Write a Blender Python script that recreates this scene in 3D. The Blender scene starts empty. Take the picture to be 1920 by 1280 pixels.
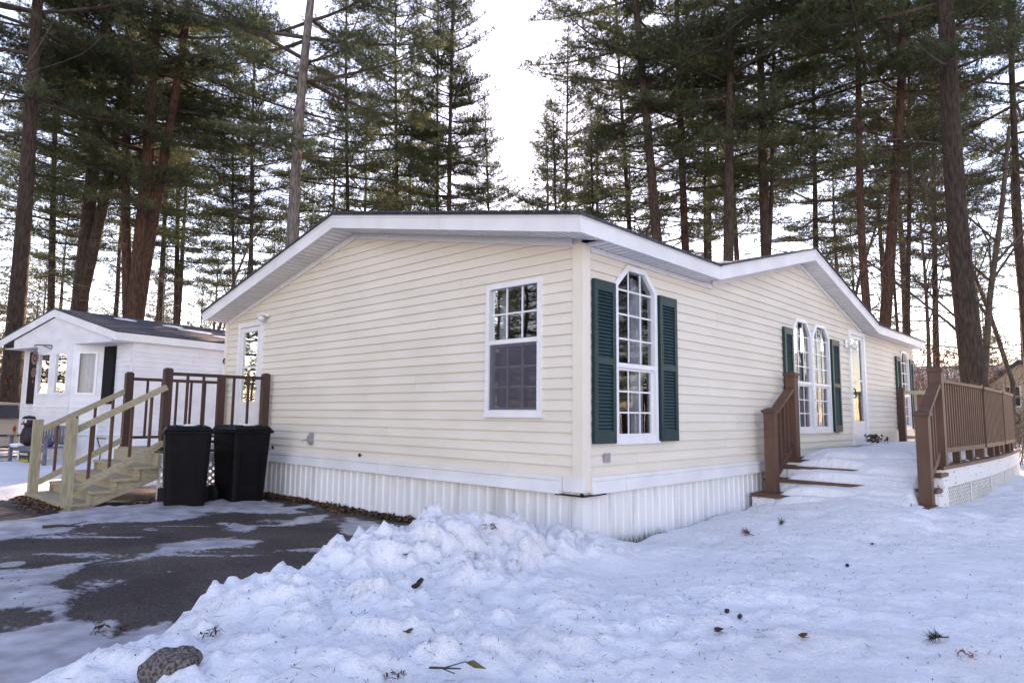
import bpy, math, random
import numpy as np
from mathutils import Vector, Matrix

scene = bpy.context.scene
col = scene.collection
R = math.radians
G = -0.64                                   # driveway level; z = 0 is the lower edge of the siding

# ------------------------------------------------------------------ camera
CAM = Vector((-4.943, -3.7137, 0.557)); YAW, PITCH, ROLL, FPX = 0.7489, 0.1096, 0.0102, 1260.0
cF = Vector((math.cos(YAW) * math.cos(PITCH), math.sin(YAW) * math.cos(PITCH), math.sin(PITCH)))
cR0 = Vector((math.sin(YAW), -math.cos(YAW), 0)); cU0 = cR0.cross(cF)
cR = cR0 * math.cos(ROLL) + cU0 * math.sin(ROLL); cU = cU0 * math.cos(ROLL) - cR0 * math.sin(ROLL)
cam_data = bpy.data.cameras.new('camera'); cam = bpy.data.objects.new('camera', cam_data); col.objects.link(cam)
cam.matrix_world = Matrix(((cR.x, cU.x, -cF.x, CAM.x), (cR.y, cU.y, -cF.y, CAM.y), (cR.z, cU.z, -cF.z, CAM.z), (0, 0, 0, 1)))
cam_data.sensor_width = 36.0; cam_data.lens = FPX / 1920 * 36; cam_data.clip_end = 2000; cam_data.clip_start = 0.05
scene.camera = cam

# ------------------------------------------------------------------ sky, sun, exposure
SUN_AZ, SUN_EL = R(39.6), R(25.0)
world = bpy.data.worlds.new('World'); scene.world = world; world.use_nodes = True
wn = world.node_tree
bg = wn.nodes['Background']; sky = wn.nodes.new('ShaderNodeTexSky')
sky.sky_type = 'NISHITA'; sky.sun_disc = False; sky.sun_elevation = SUN_EL; sky.sun_rotation = R(90) - SUN_AZ
sky.air_density = 1.0; sky.dust_density = 0.1; sky.ozone_density = 2.5; sky.altitude = 60
wn.links.new(sky.outputs[0], bg.inputs[0]); bg.inputs[1].default_value = 0.15
sun_d = bpy.data.lights.new('sun', 'SUN'); sun = bpy.data.objects.new('sun', sun_d); col.objects.link(sun)
sun_d.energy = 4.0; sun_d.angle = R(0.6); sun_d.color = (1.0, 0.9, 0.76)
sdir = Vector((math.cos(SUN_EL) * math.cos(SUN_AZ), math.cos(SUN_EL) * math.sin(SUN_AZ), math.sin(SUN_EL)))
sun.rotation_euler = (-sdir).to_track_quat('-Z', 'Y').to_euler(); sun.location = (0, 0, 40)
vs = scene.view_settings
vs.view_transform = 'Standard'; vs.look = 'None'; vs.gamma = 1.0; vs.exposure = 1.98; vs.use_curve_mapping = False
vs.use_white_balance = True; vs.white_balance_temperature = 9200; vs.white_balance_tint = 32
scene.cycles.max_bounces = 4; scene.cycles.diffuse_bounces = 2; scene.cycles.glossy_bounces = 3
scene.cycles.transparent_max_bounces = 8; scene.cycles.transmission_bounces = 4
scene.cycles.caustics_reflective = False; scene.cycles.caustics_refractive = False

def at(px, py, depth):                       # a picture point at a given distance along the view
    return CAM + (cF + cR * ((px - 960) / FPX) - cU * ((py - 640) / FPX)) * depth
def on_ground(px, py, z=G):
    d = cF + cR * ((px - 960) / FPX) - cU * ((py - 640) / FPX)
    return CAM + d * ((z - CAM.z) / d.z)

# ------------------------------------------------------------------ materials
def mat(name, c, c2=None, rough=0.6, scale=6.0, stretch=(1, 1, 1), bump=0.0, bscale=None, rnd=0.0, spec=0.4, detail=5, lo=0.35, hi=0.65):
    m = bpy.data.materials.new(name); m.use_nodes = True
    nt = m.node_tree; N, L = nt.nodes, nt.links
    b = N['Principled BSDF']; b.inputs['Roughness'].default_value = rough; b.inputs['Specular IOR Level'].default_value = spec
    tc = N.new('ShaderNodeTexCoord'); mp = N.new('ShaderNodeMapping'); mp.inputs['Scale'].default_value = stretch
    L.new(tc.outputs['Object'], mp.inputs[0])
    n = N.new('ShaderNodeTexNoise'); n.inputs['Scale'].default_value = scale; n.inputs['Detail'].default_value = detail
    L.new(mp.outputs[0], n.inputs['Vector'])
    cr = N.new('ShaderNodeValToRGB'); cr.color_ramp.elements[0].position = lo; cr.color_ramp.elements[1].position = hi
    c2 = c2 or tuple(x * 0.86 for x in c)
    cr.color_ramp.elements[0].color = (*c2, 1); cr.color_ramp.elements[1].color = (*c, 1)
    L.new(n.outputs[0], cr.inputs[0]); out = cr.outputs[0]
    if rnd:
        oi = N.new('ShaderNodeObjectInfo'); mr = N.new('ShaderNodeMapRange')
        mr.inputs[3].default_value = 1 - rnd; mr.inputs[4].default_value = 1 + rnd
        L.new(oi.outputs['Random'], mr.inputs[0])
        mx = N.new('ShaderNodeVectorMath'); mx.operation = 'SCALE'
        L.new(out, mx.inputs[0]); L.new(mr.outputs[0], mx.inputs['Scale']); out = mx.outputs[0]
    L.new(out, b.inputs['Base Color'])
    if bump:
        n2 = N.new('ShaderNodeTexNoise'); n2.inputs['Scale'].default_value = bscale or scale * 4; n2.inputs['Detail'].default_value = 6
        L.new(mp.outputs[0], n2.inputs['Vector'])
        bp = N.new('ShaderNodeBump'); bp.inputs['Strength'].default_value = bump; bp.inputs['Distance'].default_value = 0.02
        L.new(n2.outputs[0], bp.inputs['Height']); L.new(bp.outputs[0], b.inputs['Normal'])
    return m

M = {}
M['cream'] = mat('cream_vinyl', (0.84, 0.767, 0.662), (0.78, 0.71, 0.605), 0.5, 1.1, (1, 1, 3), 0.05, 60, rnd=0.03)
M['cream_trim'] = mat('cream_trim', (0.85, 0.77, 0.66), (0.80, 0.725, 0.615), 0.5, 3)
M['white'] = mat('white_vinyl', (0.84, 0.84, 0.84), (0.74, 0.74, 0.75), 0.45, 2.2, rnd=0.02)
M['skirt'] = mat('skirting_vinyl', (0.85, 0.85, 0.86), (0.66, 0.655, 0.64), 0.45, 2.6, (2, 2, .35), rnd=0.03, lo=.28, hi=.5)
M['frame'] = mat('window_vinyl', (0.86, 0.86, 0.87), (0.80, 0.80, 0.82), 0.35, 5)
M['soffit'] = mat('soffit_vinyl', (0.80, 0.80, 0.79), (0.74, 0.74, 0.73), 0.5, 6, rnd=0.04)
M['shingle'] = mat('asphalt_shingle', (0.095, 0.105, 0.13), (0.032, 0.036, 0.046), 0.95, 14, (1, 6, 1), 0.6, 40)
M['shutter'] = mat('teal_plastic', (0.006, 0.044, 0.047), (0.0045, 0.033, 0.036), 0.45, 5)
M['dark'] = mat('gap_shade', (0.02, 0.02, 0.02), rough=0.9)
M['room'] = mat('room_paint', (0.20, 0.17, 0.15), rough=0.9)
M['curtain'] = mat('curtain_cloth', (0.62, 0.64, 0.70), (0.5, 0.52, 0.58), 0.9, 9, (6, 6, .6))
M['brown'] = mat('brown_paint', (0.135, 0.064, 0.042), (0.10, 0.046, 0.030), 0.55, 5, (1, 1, .3), 0.12, 40, rnd=0.08)
M['brown_dk'] = mat('brown_stain', (0.085, 0.042, 0.030), (0.055, 0.028, 0.021), 0.6, 5, (1, 1, .3), 0.12, 40, rnd=0.1)
M['pine_wood'] = mat('treated_pine', (0.47, 0.40, 0.285), (0.34, 0.285, 0.19), 0.65, 5, (3, 10, 10), 0.15, 18, rnd=0.1)
M['pine_post'] = mat('treated_pine_post', (0.48, 0.425, 0.29), (0.32, 0.275, 0.18), 0.65, 5, (10, 10, 1.2), 0.15, 18, rnd=0.08)
M['wood_dk'] = mat('weathered_boards', (0.22, 0.19, 0.16), (0.13, 0.11, 0.09), 0.8, 6, (8, 1, 1), 0.2, 20, rnd=0.12)
M['bench'] = mat('bench_wood', (0.20, 0.20, 0.24), (0.13, 0.13, 0.16), 0.7, 8, (1, 1, 1), 0.1, 30, rnd=0.1)
M['bin'] = mat('black_plastic', (0.008, 0.008, 0.010), (0.005, 0.005, 0.006), 0.5, 7, bump=0.05, bscale=50, spec=0.12)
M['black_panel'] = mat('black_shutter', (0.008, 0.008, 0.009), rough=0.6, spec=0.15)
M['white_side'] = mat('white_siding', (0.83, 0.83, 0.84), (0.72, 0.72, 0.74), 0.5, 1.8, (1, 1, 2), rnd=0.025)
M['metal'] = mat('grey_metal', (0.35, 0.35, 0.36), rough=0.4)
M['iron'] = mat('black_iron', (0.02, 0.02, 0.02), rough=0.5)
M['bark'] = mat('pine_bark', (0.075, 0.054, 0.043), (0.022, 0.016, 0.013), 0.95, 5, (4, 4, .7), 1.0, 9, rnd=0.18)
M['bark_grey'] = mat('grey_bark', (0.20, 0.18, 0.17), (0.08, 0.07, 0.065), 0.95, 5, (4, 4, .8), 1.0, 9, rnd=0.1)
M['bark_red'] = mat('red_bark', (0.10, 0.052, 0.036), (0.032, 0.018, 0.014), 0.95, 5, (4, 4, .7), 1.0, 9, rnd=0.15)
M['branch'] = mat('branch_bark', (0.10, 0.078, 0.062), (0.05, 0.038, 0.03), 0.95, 3)
M['twig'] = mat('bare_twig', (0.16, 0.12, 0.095), (0.085, 0.062, 0.048), 0.9, 3, rnd=0.12)
M['leaf_litter'] = mat('dead_leaf', (0.16, 0.075, 0.035), (0.07, 0.035, 0.02), 0.85, 12, rnd=0.2)
M['grass'] = mat('dry_grass', (0.17, 0.13, 0.05), (0.08, 0.07, 0.03), 0.9, 10)
M['stone'] = mat('dirty_ice', (0.20, 0.17, 0.165), (0.05, 0.038, 0.033), 0.85, 60, bump=0.8, bscale=50, lo=.40, hi=.60)
M['beige'] = mat('beige_clapboard', (0.55, 0.47, 0.35), (0.48, 0.41, 0.31), 0.7, 2, (1, 1, 6))
M['blue_wall'] = mat('slate_clapboard', (0.12, 0.14, 0.18), (0.09, 0.11, 0.14), 0.7, 2, (1, 1, 6))
M['car'] = mat('champagne_paint', (0.50, 0.44, 0.38), (0.47, 0.41, 0.36), 0.3, 3, spec=0.6)
M['car_glass'] = mat('tinted_glass', (0.03, 0.04, 0.06), rough=0.06, spec=0.8)
M['tyre'] = mat('tyre_rubber', (0.02, 0.02, 0.02), rough=0.9)
M['purple'] = mat('purple_paint', (0.14, 0.08, 0.35), rough=0.6)
M['orange'] = mat('orange_petal', (0.75, 0.13, 0.02), (0.55, 0.07, 0.02), 0.7, 20)
M['yellow'] = mat('yellow_print', (0.55, 0.45, 0.05), (0.25, 0.28, 0.04), 0.7, 18)
M['maroon'] = mat('dark_carved_wood', (0.035, 0.022, 0.024), rough=0.6)
M['white_paint'] = mat('white_paint', (0.8, 0.8, 0.78), rough=0.5)
M['chipped'] = mat('chipped_white_paint', (0.80, 0.80, 0.80), (0.30, 0.25, 0.21), 0.7, 7, (1, 3, 3), 0.2, 30, lo=.30, hi=.40)
M['rust_leaf'] = mat('rust_leaf', (0.33, 0.10, 0.05), (0.20, 0.06, 0.035), 0.8, 3)
M['cone'] = mat('bark_scrap', (0.075, 0.035, 0.028), (0.03, 0.018, 0.015), 0.9, 30, bump=0.4)
M['stain_glass'] = mat('coloured_glass', (0.25, 0.07, 0.05), (0.08, 0.08, 0.09), 0.3, 40)

def needle_mat(name, c, c2, tr):
    m = bpy.data.materials.new(name); m.use_nodes = True; nt = m.node_tree; N, L = nt.nodes, nt.links
    N.remove(N['Principled BSDF'])
    tc = N.new('ShaderNodeTexCoord'); n = N.new('ShaderNodeTexNoise'); n.inputs['Scale'].default_value = 0.9; n.inputs['Detail'].default_value = 3
    L.new(tc.outputs['Object'], n.inputs['Vector'])
    cr = N.new('ShaderNodeValToRGB'); cr.color_ramp.elements[0].position = 0.38; cr.color_ramp.elements[1].position = 0.64
    cr.color_ramp.elements[0].color = (*c2, 1); cr.color_ramp.elements[1].color = (*c, 1); L.new(n.outputs[0], cr.inputs[0])
    nh = N.new('ShaderNodeTexNoise'); nh.inputs['Scale'].default_value = 4.5; nh.inputs['Detail'].default_value = 2; L.new(tc.outputs['Object'], nh.inputs['Vector'])
    mh = N.new('ShaderNodeMapRange'); mh.inputs[1].default_value = .3; mh.inputs[2].default_value = .7; mh.inputs[3].default_value = .55; mh.inputs[4].default_value = 1.5; L.new(nh.outputs[0], mh.inputs[0])
    oi = N.new('ShaderNodeObjectInfo'); mo = N.new('ShaderNodeMapRange'); mo.inputs[3].default_value = 0.8; mo.inputs[4].default_value = 1.2
    L.new(oi.outputs['Random'], mo.inputs[0]); mr = N.new('ShaderNodeMath'); mr.operation = 'MULTIPLY'; L.new(mo.outputs[0], mr.inputs[0]); L.new(mh.outputs[0], mr.inputs[1]); mx = N.new('ShaderNodeVectorMath'); mx.operation = 'SCALE'
    L.new(cr.outputs[0], mx.inputs[0]); L.new(mr.outputs[0], mx.inputs['Scale'])
    d = N.new('ShaderNodeBsdfDiffuse'); t = N.new('ShaderNodeBsdfTranslucent'); s = N.new('ShaderNodeMixShader'); s.inputs[0].default_value = tr
    L.new(mx.outputs[0], d.inputs[0]); L.new(mx.outputs[0], t.inputs[0]); L.new(d.outputs[0], s.inputs[1]); L.new(t.outputs[0], s.inputs[2])
    L.new(s.outputs[0], N['Material Output'].inputs[0]); return m
M['needle'] = needle_mat('pine_needles', (0.115, 0.145, 0.08), (0.068, 0.092, 0.056), 0.5)
M['needle_sunlit'] = needle_mat('sunlit_pine_needles', (0.17, 0.16, 0.07), (0.09, 0.095, 0.045), 0.35)  # needle copy with the warm look of sunlight put into its colour
M['rust'] = needle_mat('rust_leaves', (0.24, 0.105, 0.065), (0.15, 0.062, 0.042), 0.35)
M['twig_tan'] = mat('sunlit_twig', (0.27, 0.19, 0.145), (0.17, 0.115, 0.085), 0.9, 3)  # twig copy, its lighter tan painting in the sun on the brush

def glass_mat(name, tint):
    m = bpy.data.materials.new(name); m.use_nodes = True; nt = m.node_tree; N, L = nt.nodes, nt.links
    N.remove(N['Principled BSDF'])
    t = N.new('ShaderNodeBsdfTransparent'); t.inputs[0].default_value = (*tint, 1)
    g = N.new('ShaderNodeBsdfGlossy'); g.inputs['Roughness'].default_value = 0.012; g.inputs[0].default_value = (.95, .97, 1, 1)
    fr = N.new('ShaderNodeFresnel'); fr.inputs[0].default_value = 1.42
    tc = N.new('ShaderNodeTexCoord'); n = N.new('ShaderNodeTexNoise'); n.inputs['Scale'].default_value = 2.2
    bp = N.new('ShaderNodeBump'); bp.inputs['Strength'].default_value = 0.06; bp.inputs['Distance'].default_value = 0.02
    L.new(tc.outputs['Object'], n.inputs['Vector']); L.new(n.outputs[0], bp.inputs['Height']); L.new(bp.outputs[0], g.inputs['Normal'])
    s = N.new('ShaderNodeMixShader'); L.new(fr.outputs[0], s.inputs[0]); L.new(t.outputs[0], s.inputs[1]); L.new(g.outputs[0], s.inputs[2])
    L.new(s.outputs[0], N['Material Output'].inputs[0]); return m
def screen_mat():
    m = bpy.data.materials.new('insect_screen'); m.use_nodes = True; nt = m.node_tree; N, L = nt.nodes, nt.links
    t = N.new('ShaderNodeBsdfTransparent'); s = N.new('ShaderNodeMixShader'); s.inputs[0].default_value = 0.74
    b = N['Principled BSDF']; b.inputs['Base Color'].default_value = (0.085, 0.075, 0.10, 1); b.inputs['Roughness'].default_value = 0.8
    L.new(t.outputs[0], s.inputs[1]); L.new(b.outputs[0], s.inputs[2]); L.new(s.outputs[0], N['Material Output'].inputs[0]); return m
M['screen'] = screen_mat()
M['glass'] = glass_mat('window_glass', (0.75, 0.78, 0.8))

def snow_mat():
    m = bpy.data.materials.new('snow'); m.use_nodes = True; nt = m.node_tree; N, L = nt.nodes, nt.links
    b = N['Principled BSDF']; b.inputs['Roughness'].default_value = 0.75; b.inputs['Specular IOR Level'].default_value = 0.25
    tc = N.new('ShaderNodeTexCoord')
    def noise(sc, det=4, rough=.55):
        n = N.new('ShaderNodeTexNoise'); n.inputs['Scale'].default_value = sc; n.inputs['Detail'].default_value = det; n.inputs['Roughness'].default_value = rough
        L.new(tc.outputs['Object'], n.inputs['Vector']); return n.outputs[0]
    def ramp(x, p0, p1, c0=(0, 0, 0, 1), c1=(1, 1, 1, 1)):
        r = N.new('ShaderNodeValToRGB'); r.color_ramp.elements[0].position = p0; r.color_ramp.elements[1].position = p1
        r.color_ramp.elements[0].color = c0; r.color_ramp.elements[1].color = c1; L.new(x, r.inputs[0]); return r.outputs[0]
    base = ramp(noise(1.3), 0.35, 0.65, (0.83, 0.84, 0.87, 1), (0.90, 0.91, 0.94, 1))
    at_ = N.new('ShaderNodeAttribute'); at_.attribute_name = 'dirt'
    sp = ramp(noise(55, 5, .7), 0.60, 0.68); pa = ramp(noise(1.7, 3), 0.50, 0.66)
    mu = N.new('ShaderNodeMath'); mu.operation = 'MULTIPLY'; L.new(sp, mu.inputs[0])
    ad = N.new('ShaderNodeMath'); ad.operation = 'ADD'; ad.use_clamp = True; L.new(pa, ad.inputs[0]); L.new(at_.outputs['Fac'], ad.inputs[1])
    L.new(ad.outputs[0], mu.inputs[1])
    m2 = N.new('ShaderNodeMath'); m2.operation = 'MULTIPLY'; m2.inputs[1].default_value = 0.7; L.new(mu.outputs[0], m2.inputs[0])
    mx = N.new('ShaderNodeMix'); mx.data_type = 'RGBA'; L.new(m2.outputs[0], mx.inputs['Factor']); L.new(base, mx.inputs['A']); mx.inputs['B'].default_value = (0.20, 0.145, 0.11, 1)
    dm = N.new('ShaderNodeMath'); dm.operation = 'MULTIPLY'; L.new(at_.outputs['Fac'], dm.inputs[0]); dm.inputs[1].default_value = 0.22
    mx2 = N.new('ShaderNodeMix'); mx2.data_type = 'RGBA'; L.new(dm.outputs[0], mx2.inputs['Factor']); L.new(mx.outputs['Result'], mx2.inputs['A']); mx2.inputs['B'].default_value = (0.50, 0.45, 0.41, 1)
    L.new(mx2.outputs['Result'], b.inputs['Base Color'])
    bp = N.new('ShaderNodeBump'); bp.inputs['Strength'].default_value = 0.8; bp.inputs['Distance'].default_value = 0.045; L.new(noise(9, 8, .62), bp.inputs['Height'])
    b2 = N.new('ShaderNodeBump'); b2.inputs['Strength'].default_value = 0.5; b2.inputs['Distance'].default_value = 0.012; L.new(noise(110, 3), b2.inputs['Height'])
    L.new(bp.outputs[0], b2.inputs['Normal']); L.new(b2.outputs[0], b.inputs['Normal'])
    return m
M['snow'] = snow_mat()

def ground_mat():
    m = bpy.data.materials.new('forest_snow'); m.use_nodes = True; nt = m.node_tree; N, L = nt.nodes, nt.links
    b = N['Principled BSDF']; b.inputs['Roughness'].default_value = 0.9
    tc = N.new('ShaderNodeTexCoord'); n = N.new('ShaderNodeTexNoise'); n.inputs['Scale'].default_value = 0.35; n.inputs['Detail'].default_value = 7
    L.new(tc.outputs['Object'], n.inputs['Vector'])
    r = N.new('ShaderNodeValToRGB'); r.color_ramp.elements[0].position = 0.36; r.color_ramp.elements[1].position = 0.44
    r.color_ramp.elements[0].color = (0.14, 0.09, 0.055, 1); r.color_ramp.elements[1].color = (0.84, 0.85, 0.88, 1)
    L.new(n.outputs[0], r.inputs[0]); L.new(r.outputs[0], b.inputs['Base Color']); return m
M['ground'] = ground_mat()

def asphalt_mat():
    m = bpy.data.materials.new('icy_asphalt'); m.use_nodes = True; nt = m.node_tree; N, L = nt.nodes, nt.links
    b = N['Principled BSDF']; b.inputs['Specular IOR Level'].default_value = 0.3
    tc = N.new('ShaderNodeTexCoord')
    def noise(sc, det=5, st=None):
        n = N.new('ShaderNodeTexNoise'); n.inputs['Scale'].default_value = sc; n.inputs['Detail'].default_value = det
        if st:
            mp = N.new('ShaderNodeMapping'); mp.inputs['Scale'].default_value = st; L.new(tc.outputs['Object'], mp.inputs[0]); L.new(mp.outputs[0], n.inputs['Vector'])
        else: L.new(tc.outputs['Object'], n.inputs['Vector'])
        return n.outputs[0]
    def ramp(x, p0, p1, c0, c1):
        r = N.new('ShaderNodeValToRGB'); r.color_ramp.elements[0].position = p0; r.color_ramp.elements[1].position = p1
        r.color_ramp.elements[0].color = (*c0, 1); r.color_ramp.elements[1].color = (*c1, 1); L.new(x, r.inputs[0]); return r.outputs[0]
    asp = ramp(noise(1.1, 8), 0.35, 0.66, (0.042, 0.031, 0.030), (0.092, 0.074, 0.069))
    grain = ramp(noise(70, 10, (1, .5, 1)), 0.34, 0.68, (0.5, 0.5, 0.5), (1.65, 1.65, 1.65))
    mg = N.new('ShaderNodeVectorMath'); mg.operation = 'MULTIPLY'; L.new(asp, mg.inputs[0]); L.new(grain, mg.inputs[1])
    ice = ramp(noise(5.0, 10), 0.33, 0.70, (0.27, 0.27, 0.31), (0.62, 0.63, 0.69))
    at_ = N.new('ShaderNodeAttribute'); at_.attribute_name = 'ice'
    ns = N.new('ShaderNodeMath'); ns.operation = 'MULTIPLY_ADD'; L.new(noise(26, 6, (1, .5, 1)), ns.inputs[0]); ns.inputs[1].default_value = 0.75; L.new(at_.outputs['Fac'], ns.inputs[2])
    f = N.new('ShaderNodeMapRange'); f.inputs[1].default_value = 0.68; f.inputs[2].default_value = 0.95; f.inputs[4].default_value = 0.85; L.new(ns.outputs[0], f.inputs[0])
    mx = N.new('ShaderNodeMix'); mx.data_type = 'RGBA'; L.new(f.outputs[0], mx.inputs['Factor']); L.new(mg.outputs[0], mx.inputs['A']); L.new(ice, mx.inputs['B'])
    L.new(mx.outputs['Result'], b.inputs['Base Color'])
    rr = N.new('ShaderNodeMapRange'); rr.inputs[3].default_value = 0.8; rr.inputs[4].default_value = 0.38; L.new(f.outputs[0], rr.inputs[0]); L.new(rr.outputs[0], b.inputs['Roughness'])
    bp = N.new('ShaderNodeBump'); bp.inputs['Strength'].default_value = 0.5; bp.inputs['Distance'].default_value = 0.006; L.new(noise(150, 4), bp.inputs['Height'])
    L.new(bp.outputs[0], b.inputs['Normal']); return m
M['asphalt'] = asphalt_mat()

# ------------------------------------------------------------------ mesh helpers
WLOC = {}
def link(o, parent=None, loc=(0, 0, 0)):
    col.objects.link(o); loc = Vector(loc)
    if parent is not None:
        o.parent = parent; o.location = loc - WLOC.get(parent.name, Vector((0, 0, 0)))
    else: o.location = loc
    WLOC[o.name] = loc
    return o
def tag(o, label=None, cat=None, group=None, kind=None):
    if label: o['label'] = label
    if cat: o['category'] = cat
    if group: o['group'] = group
    if kind: o['kind'] = kind
    return o
def thing(name, label, cat, base=(0, 0, 0), group=None, rz=0.0):
    o = bpy.data.objects.new(name, None); o.empty_display_size = 0.2; link(o, None, base); o.rotation_euler.z = rz
    if rz: WLOC[o.name] = Vector((0, 0, 0))          # children of a turned thing live in its own frame
    return tag(o, label, cat, group)

class MB:
    def __init__(s): s.v = []; s.f = []
    def add(s, vs, fs):
        o = len(s.v); s.v += [tuple(v) for v in vs]; s.f += [tuple(i + o for i in f) for f in fs]; return s
    def box(s, a, b):
        x0, x1 = sorted((a[0], b[0])); y0, y1 = sorted((a[1], b[1])); z0, z1 = sorted((a[2], b[2]))
        return s.add([(x0, y0, z0), (x1, y0, z0), (x1, y1, z0), (x0, y1, z0), (x0, y0, z1), (x1, y0, z1), (x1, y1, z1), (x0, y1, z1)],
                     [(0, 3, 2, 1), (4, 5, 6, 7), (0, 1, 5, 4), (1, 2, 6, 5), (2, 3, 7, 6), (3, 0, 4, 7)])
    def hexa(s, p): return s.add(p, [(0, 3, 2, 1), (4, 5, 6, 7), (0, 1, 5, 4), (1, 2, 6, 5), (2, 3, 7, 6), (3, 0, 4, 7)])
    def bar(s, a, b, w, h, up=(0, 0, 1)):             # rectangular bar from a to b
        a, b = Vector(a), Vector(b); d = (b - a).normalized(); u = Vector(up); x = d.cross(u)
        if x.length < 1e-4: x = d.cross(Vector((0, 1, 0)))
        x.normalize(); y = x.cross(d); x *= w / 2; y *= h / 2
        return s.hexa([a - x - y, a + x - y, a + x + y, a - x + y, b - x - y, b + x - y, b + x + y, b - x + y])
    def prism(s, poly, fn, o0, o1):                   # polygon (t, z) through fn(t, z, offset), between two offsets
        n = len(poly)
        vs = [fn(t, z, o0) for t, z in poly] + [fn(t, z, o1) for t, z in poly]
        return s.add(vs, [tuple(range(n))[::-1], tuple(range(n, 2 * n))] + [(i, (i + 1) % n, n + (i + 1) % n, n + i) for i in range(n)])
    def ring(s, po, pi, fn, o0, o1):
        n = len(po)
        vs = [fn(t, z, o) for o in (o0, o1) for P in (po, pi) for t, z in P]
        fs = []
        for i in range(n):
            j = (i + 1) % n; A, B, C, D = i, j, n + j, n + i
            fs += [(A, D, C, B), (2*n + A, 2*n + B, 2*n + C, 2*n + D), (A, B, 2*n + B, 2*n + A), (D, 2*n + D, 2*n + C, C)]
        return s.add(vs, fs)
    def tube(s, pts, rads, n=8, cap=True):
        pts = [Vector(p) for p in pts]; base = len(s.v); ref = Vector((0.31, 0.77, 0.2))
        for i, p in enumerate(pts):
            d = (pts[min(i + 1, len(pts) - 1)] - pts[max(i - 1, 0)]).normalized()
            x = d.cross(ref)
            if x.length < 1e-3: x = d.cross(Vector((1, 0, 0)))
            x.normalize(); y = d.cross(x)
            for k in range(n):
                a = 2 * math.pi * k / n; s.v.append(tuple(p + (x * math.cos(a) + y * math.sin(a)) * rads[i]))
        for i in range(len(pts) - 1):
            for k in range(n):
                k2 = (k + 1) % n; s.f.append((base + i*n + k, base + i*n + k2, base + (i+1)*n + k2, base + (i+1)*n + k))
        if cap:
            s.f.append(tuple(base + k for k in range(n))[::-1]); s.f.append(tuple(base + (len(pts) - 1) * n + k for k in range(n)))
        return s
    def lathe(s, prof, c=(0, 0, 0), n=16):
        b = len(s.v)
        for r, z in prof:
            for k in range(n):
                a = 2 * math.pi * k / n; s.v.append((c[0] + r * math.cos(a), c[1] + r * math.sin(a), c[2] + z))
        for i in range(len(prof) - 1):
            for k in range(n):
                k2 = (k + 1) % n; s.f.append((b + i*n + k, b + i*n + k2, b + (i+1)*n + k2, b + (i+1)*n + k))
        s.f.append(tuple(b + k for k in range(n))[::-1]); s.f.append(tuple(b + (len(prof) - 1)*n + k for k in range(n))); return s
    def blob(s, c, r, n=10, m=7, rng=None, j=0.0):
        b = len(s.v)
        for i in range(m + 1):
            th = math.pi * i / m
            for k in range(n):
                a = 2 * math.pi * k / n; q = 1 + (rng.uniform(-j, j) if rng and 0 < i < m else 0)
                s.v.append((c[0] + r[0] * q * math.sin(th) * math.cos(a), c[1] + r[1] * q * math.sin(th) * math.sin(a), c[2] + r[2] * q * math.cos(th)))
        for i in range(m):
            for k in range(n):
                k2 = (k + 1) % n; s.f.append((b + i*n + k, b + (i+1)*n + k, b + (i+1)*n + k2, b + i*n + k2))
        return s
    def mesh(s, name, mt, smooth=False):
        me = bpy.data.meshes.new(name); me.from_pydata(s.v, [], s.f)
        if mt: me.materials.append(M[mt])
        if smooth: me.polygons.foreach_set('use_smooth', [True] * len(me.polygons))
        me.update(); return me
    def build(s, name, mt, parent=None, smooth=False, loc=None, bevel=0):
        me = s.mesh(name, mt, smooth); o = bpy.data.objects.new(name, me)
        l = Vector(loc) if loc is not None else Vector((0, 0, 0))
        link(o, parent, l)
        if bevel:
            b = o.modifiers.new('bevel', 'BEVEL'); b.width = bevel; b.segments = 2; b.limit_method = 'ANGLE'
        return o
def rebase(o, base):                                  # move a top-level mesh's origin to its base
    base = Vector(base); o.data.transform(Matrix.Translation(-base)); o.location = base; WLOC[o.name] = base; return o
def np_mesh(name, V, F, mt, smooth=False, attrs=None):
    me = bpy.data.meshes.new(name); V = np.asarray(V, np.float32); F = np.asarray(F, np.int32); k = F.shape[1]
    me.vertices.add(len(V)); me.vertices.foreach_set('co', V.ravel())
    me.loops.add(F.size); me.loops.foreach_set('vertex_index', F.ravel())
    me.polygons.add(len(F)); me.polygons.foreach_set('loop_start', np.arange(0, F.size, k, dtype=np.int32))
    if smooth: me.polygons.foreach_set('use_smooth', np.ones(len(F), bool))
    if attrs:
        for an, av in attrs.items():
            a = me.attributes.new(an, 'FLOAT', 'POINT'); a.data.foreach_set('value', np.asarray(av, np.float32))
    me.materials.append(M[mt]); me.update(calc_edges=True); return me

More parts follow.
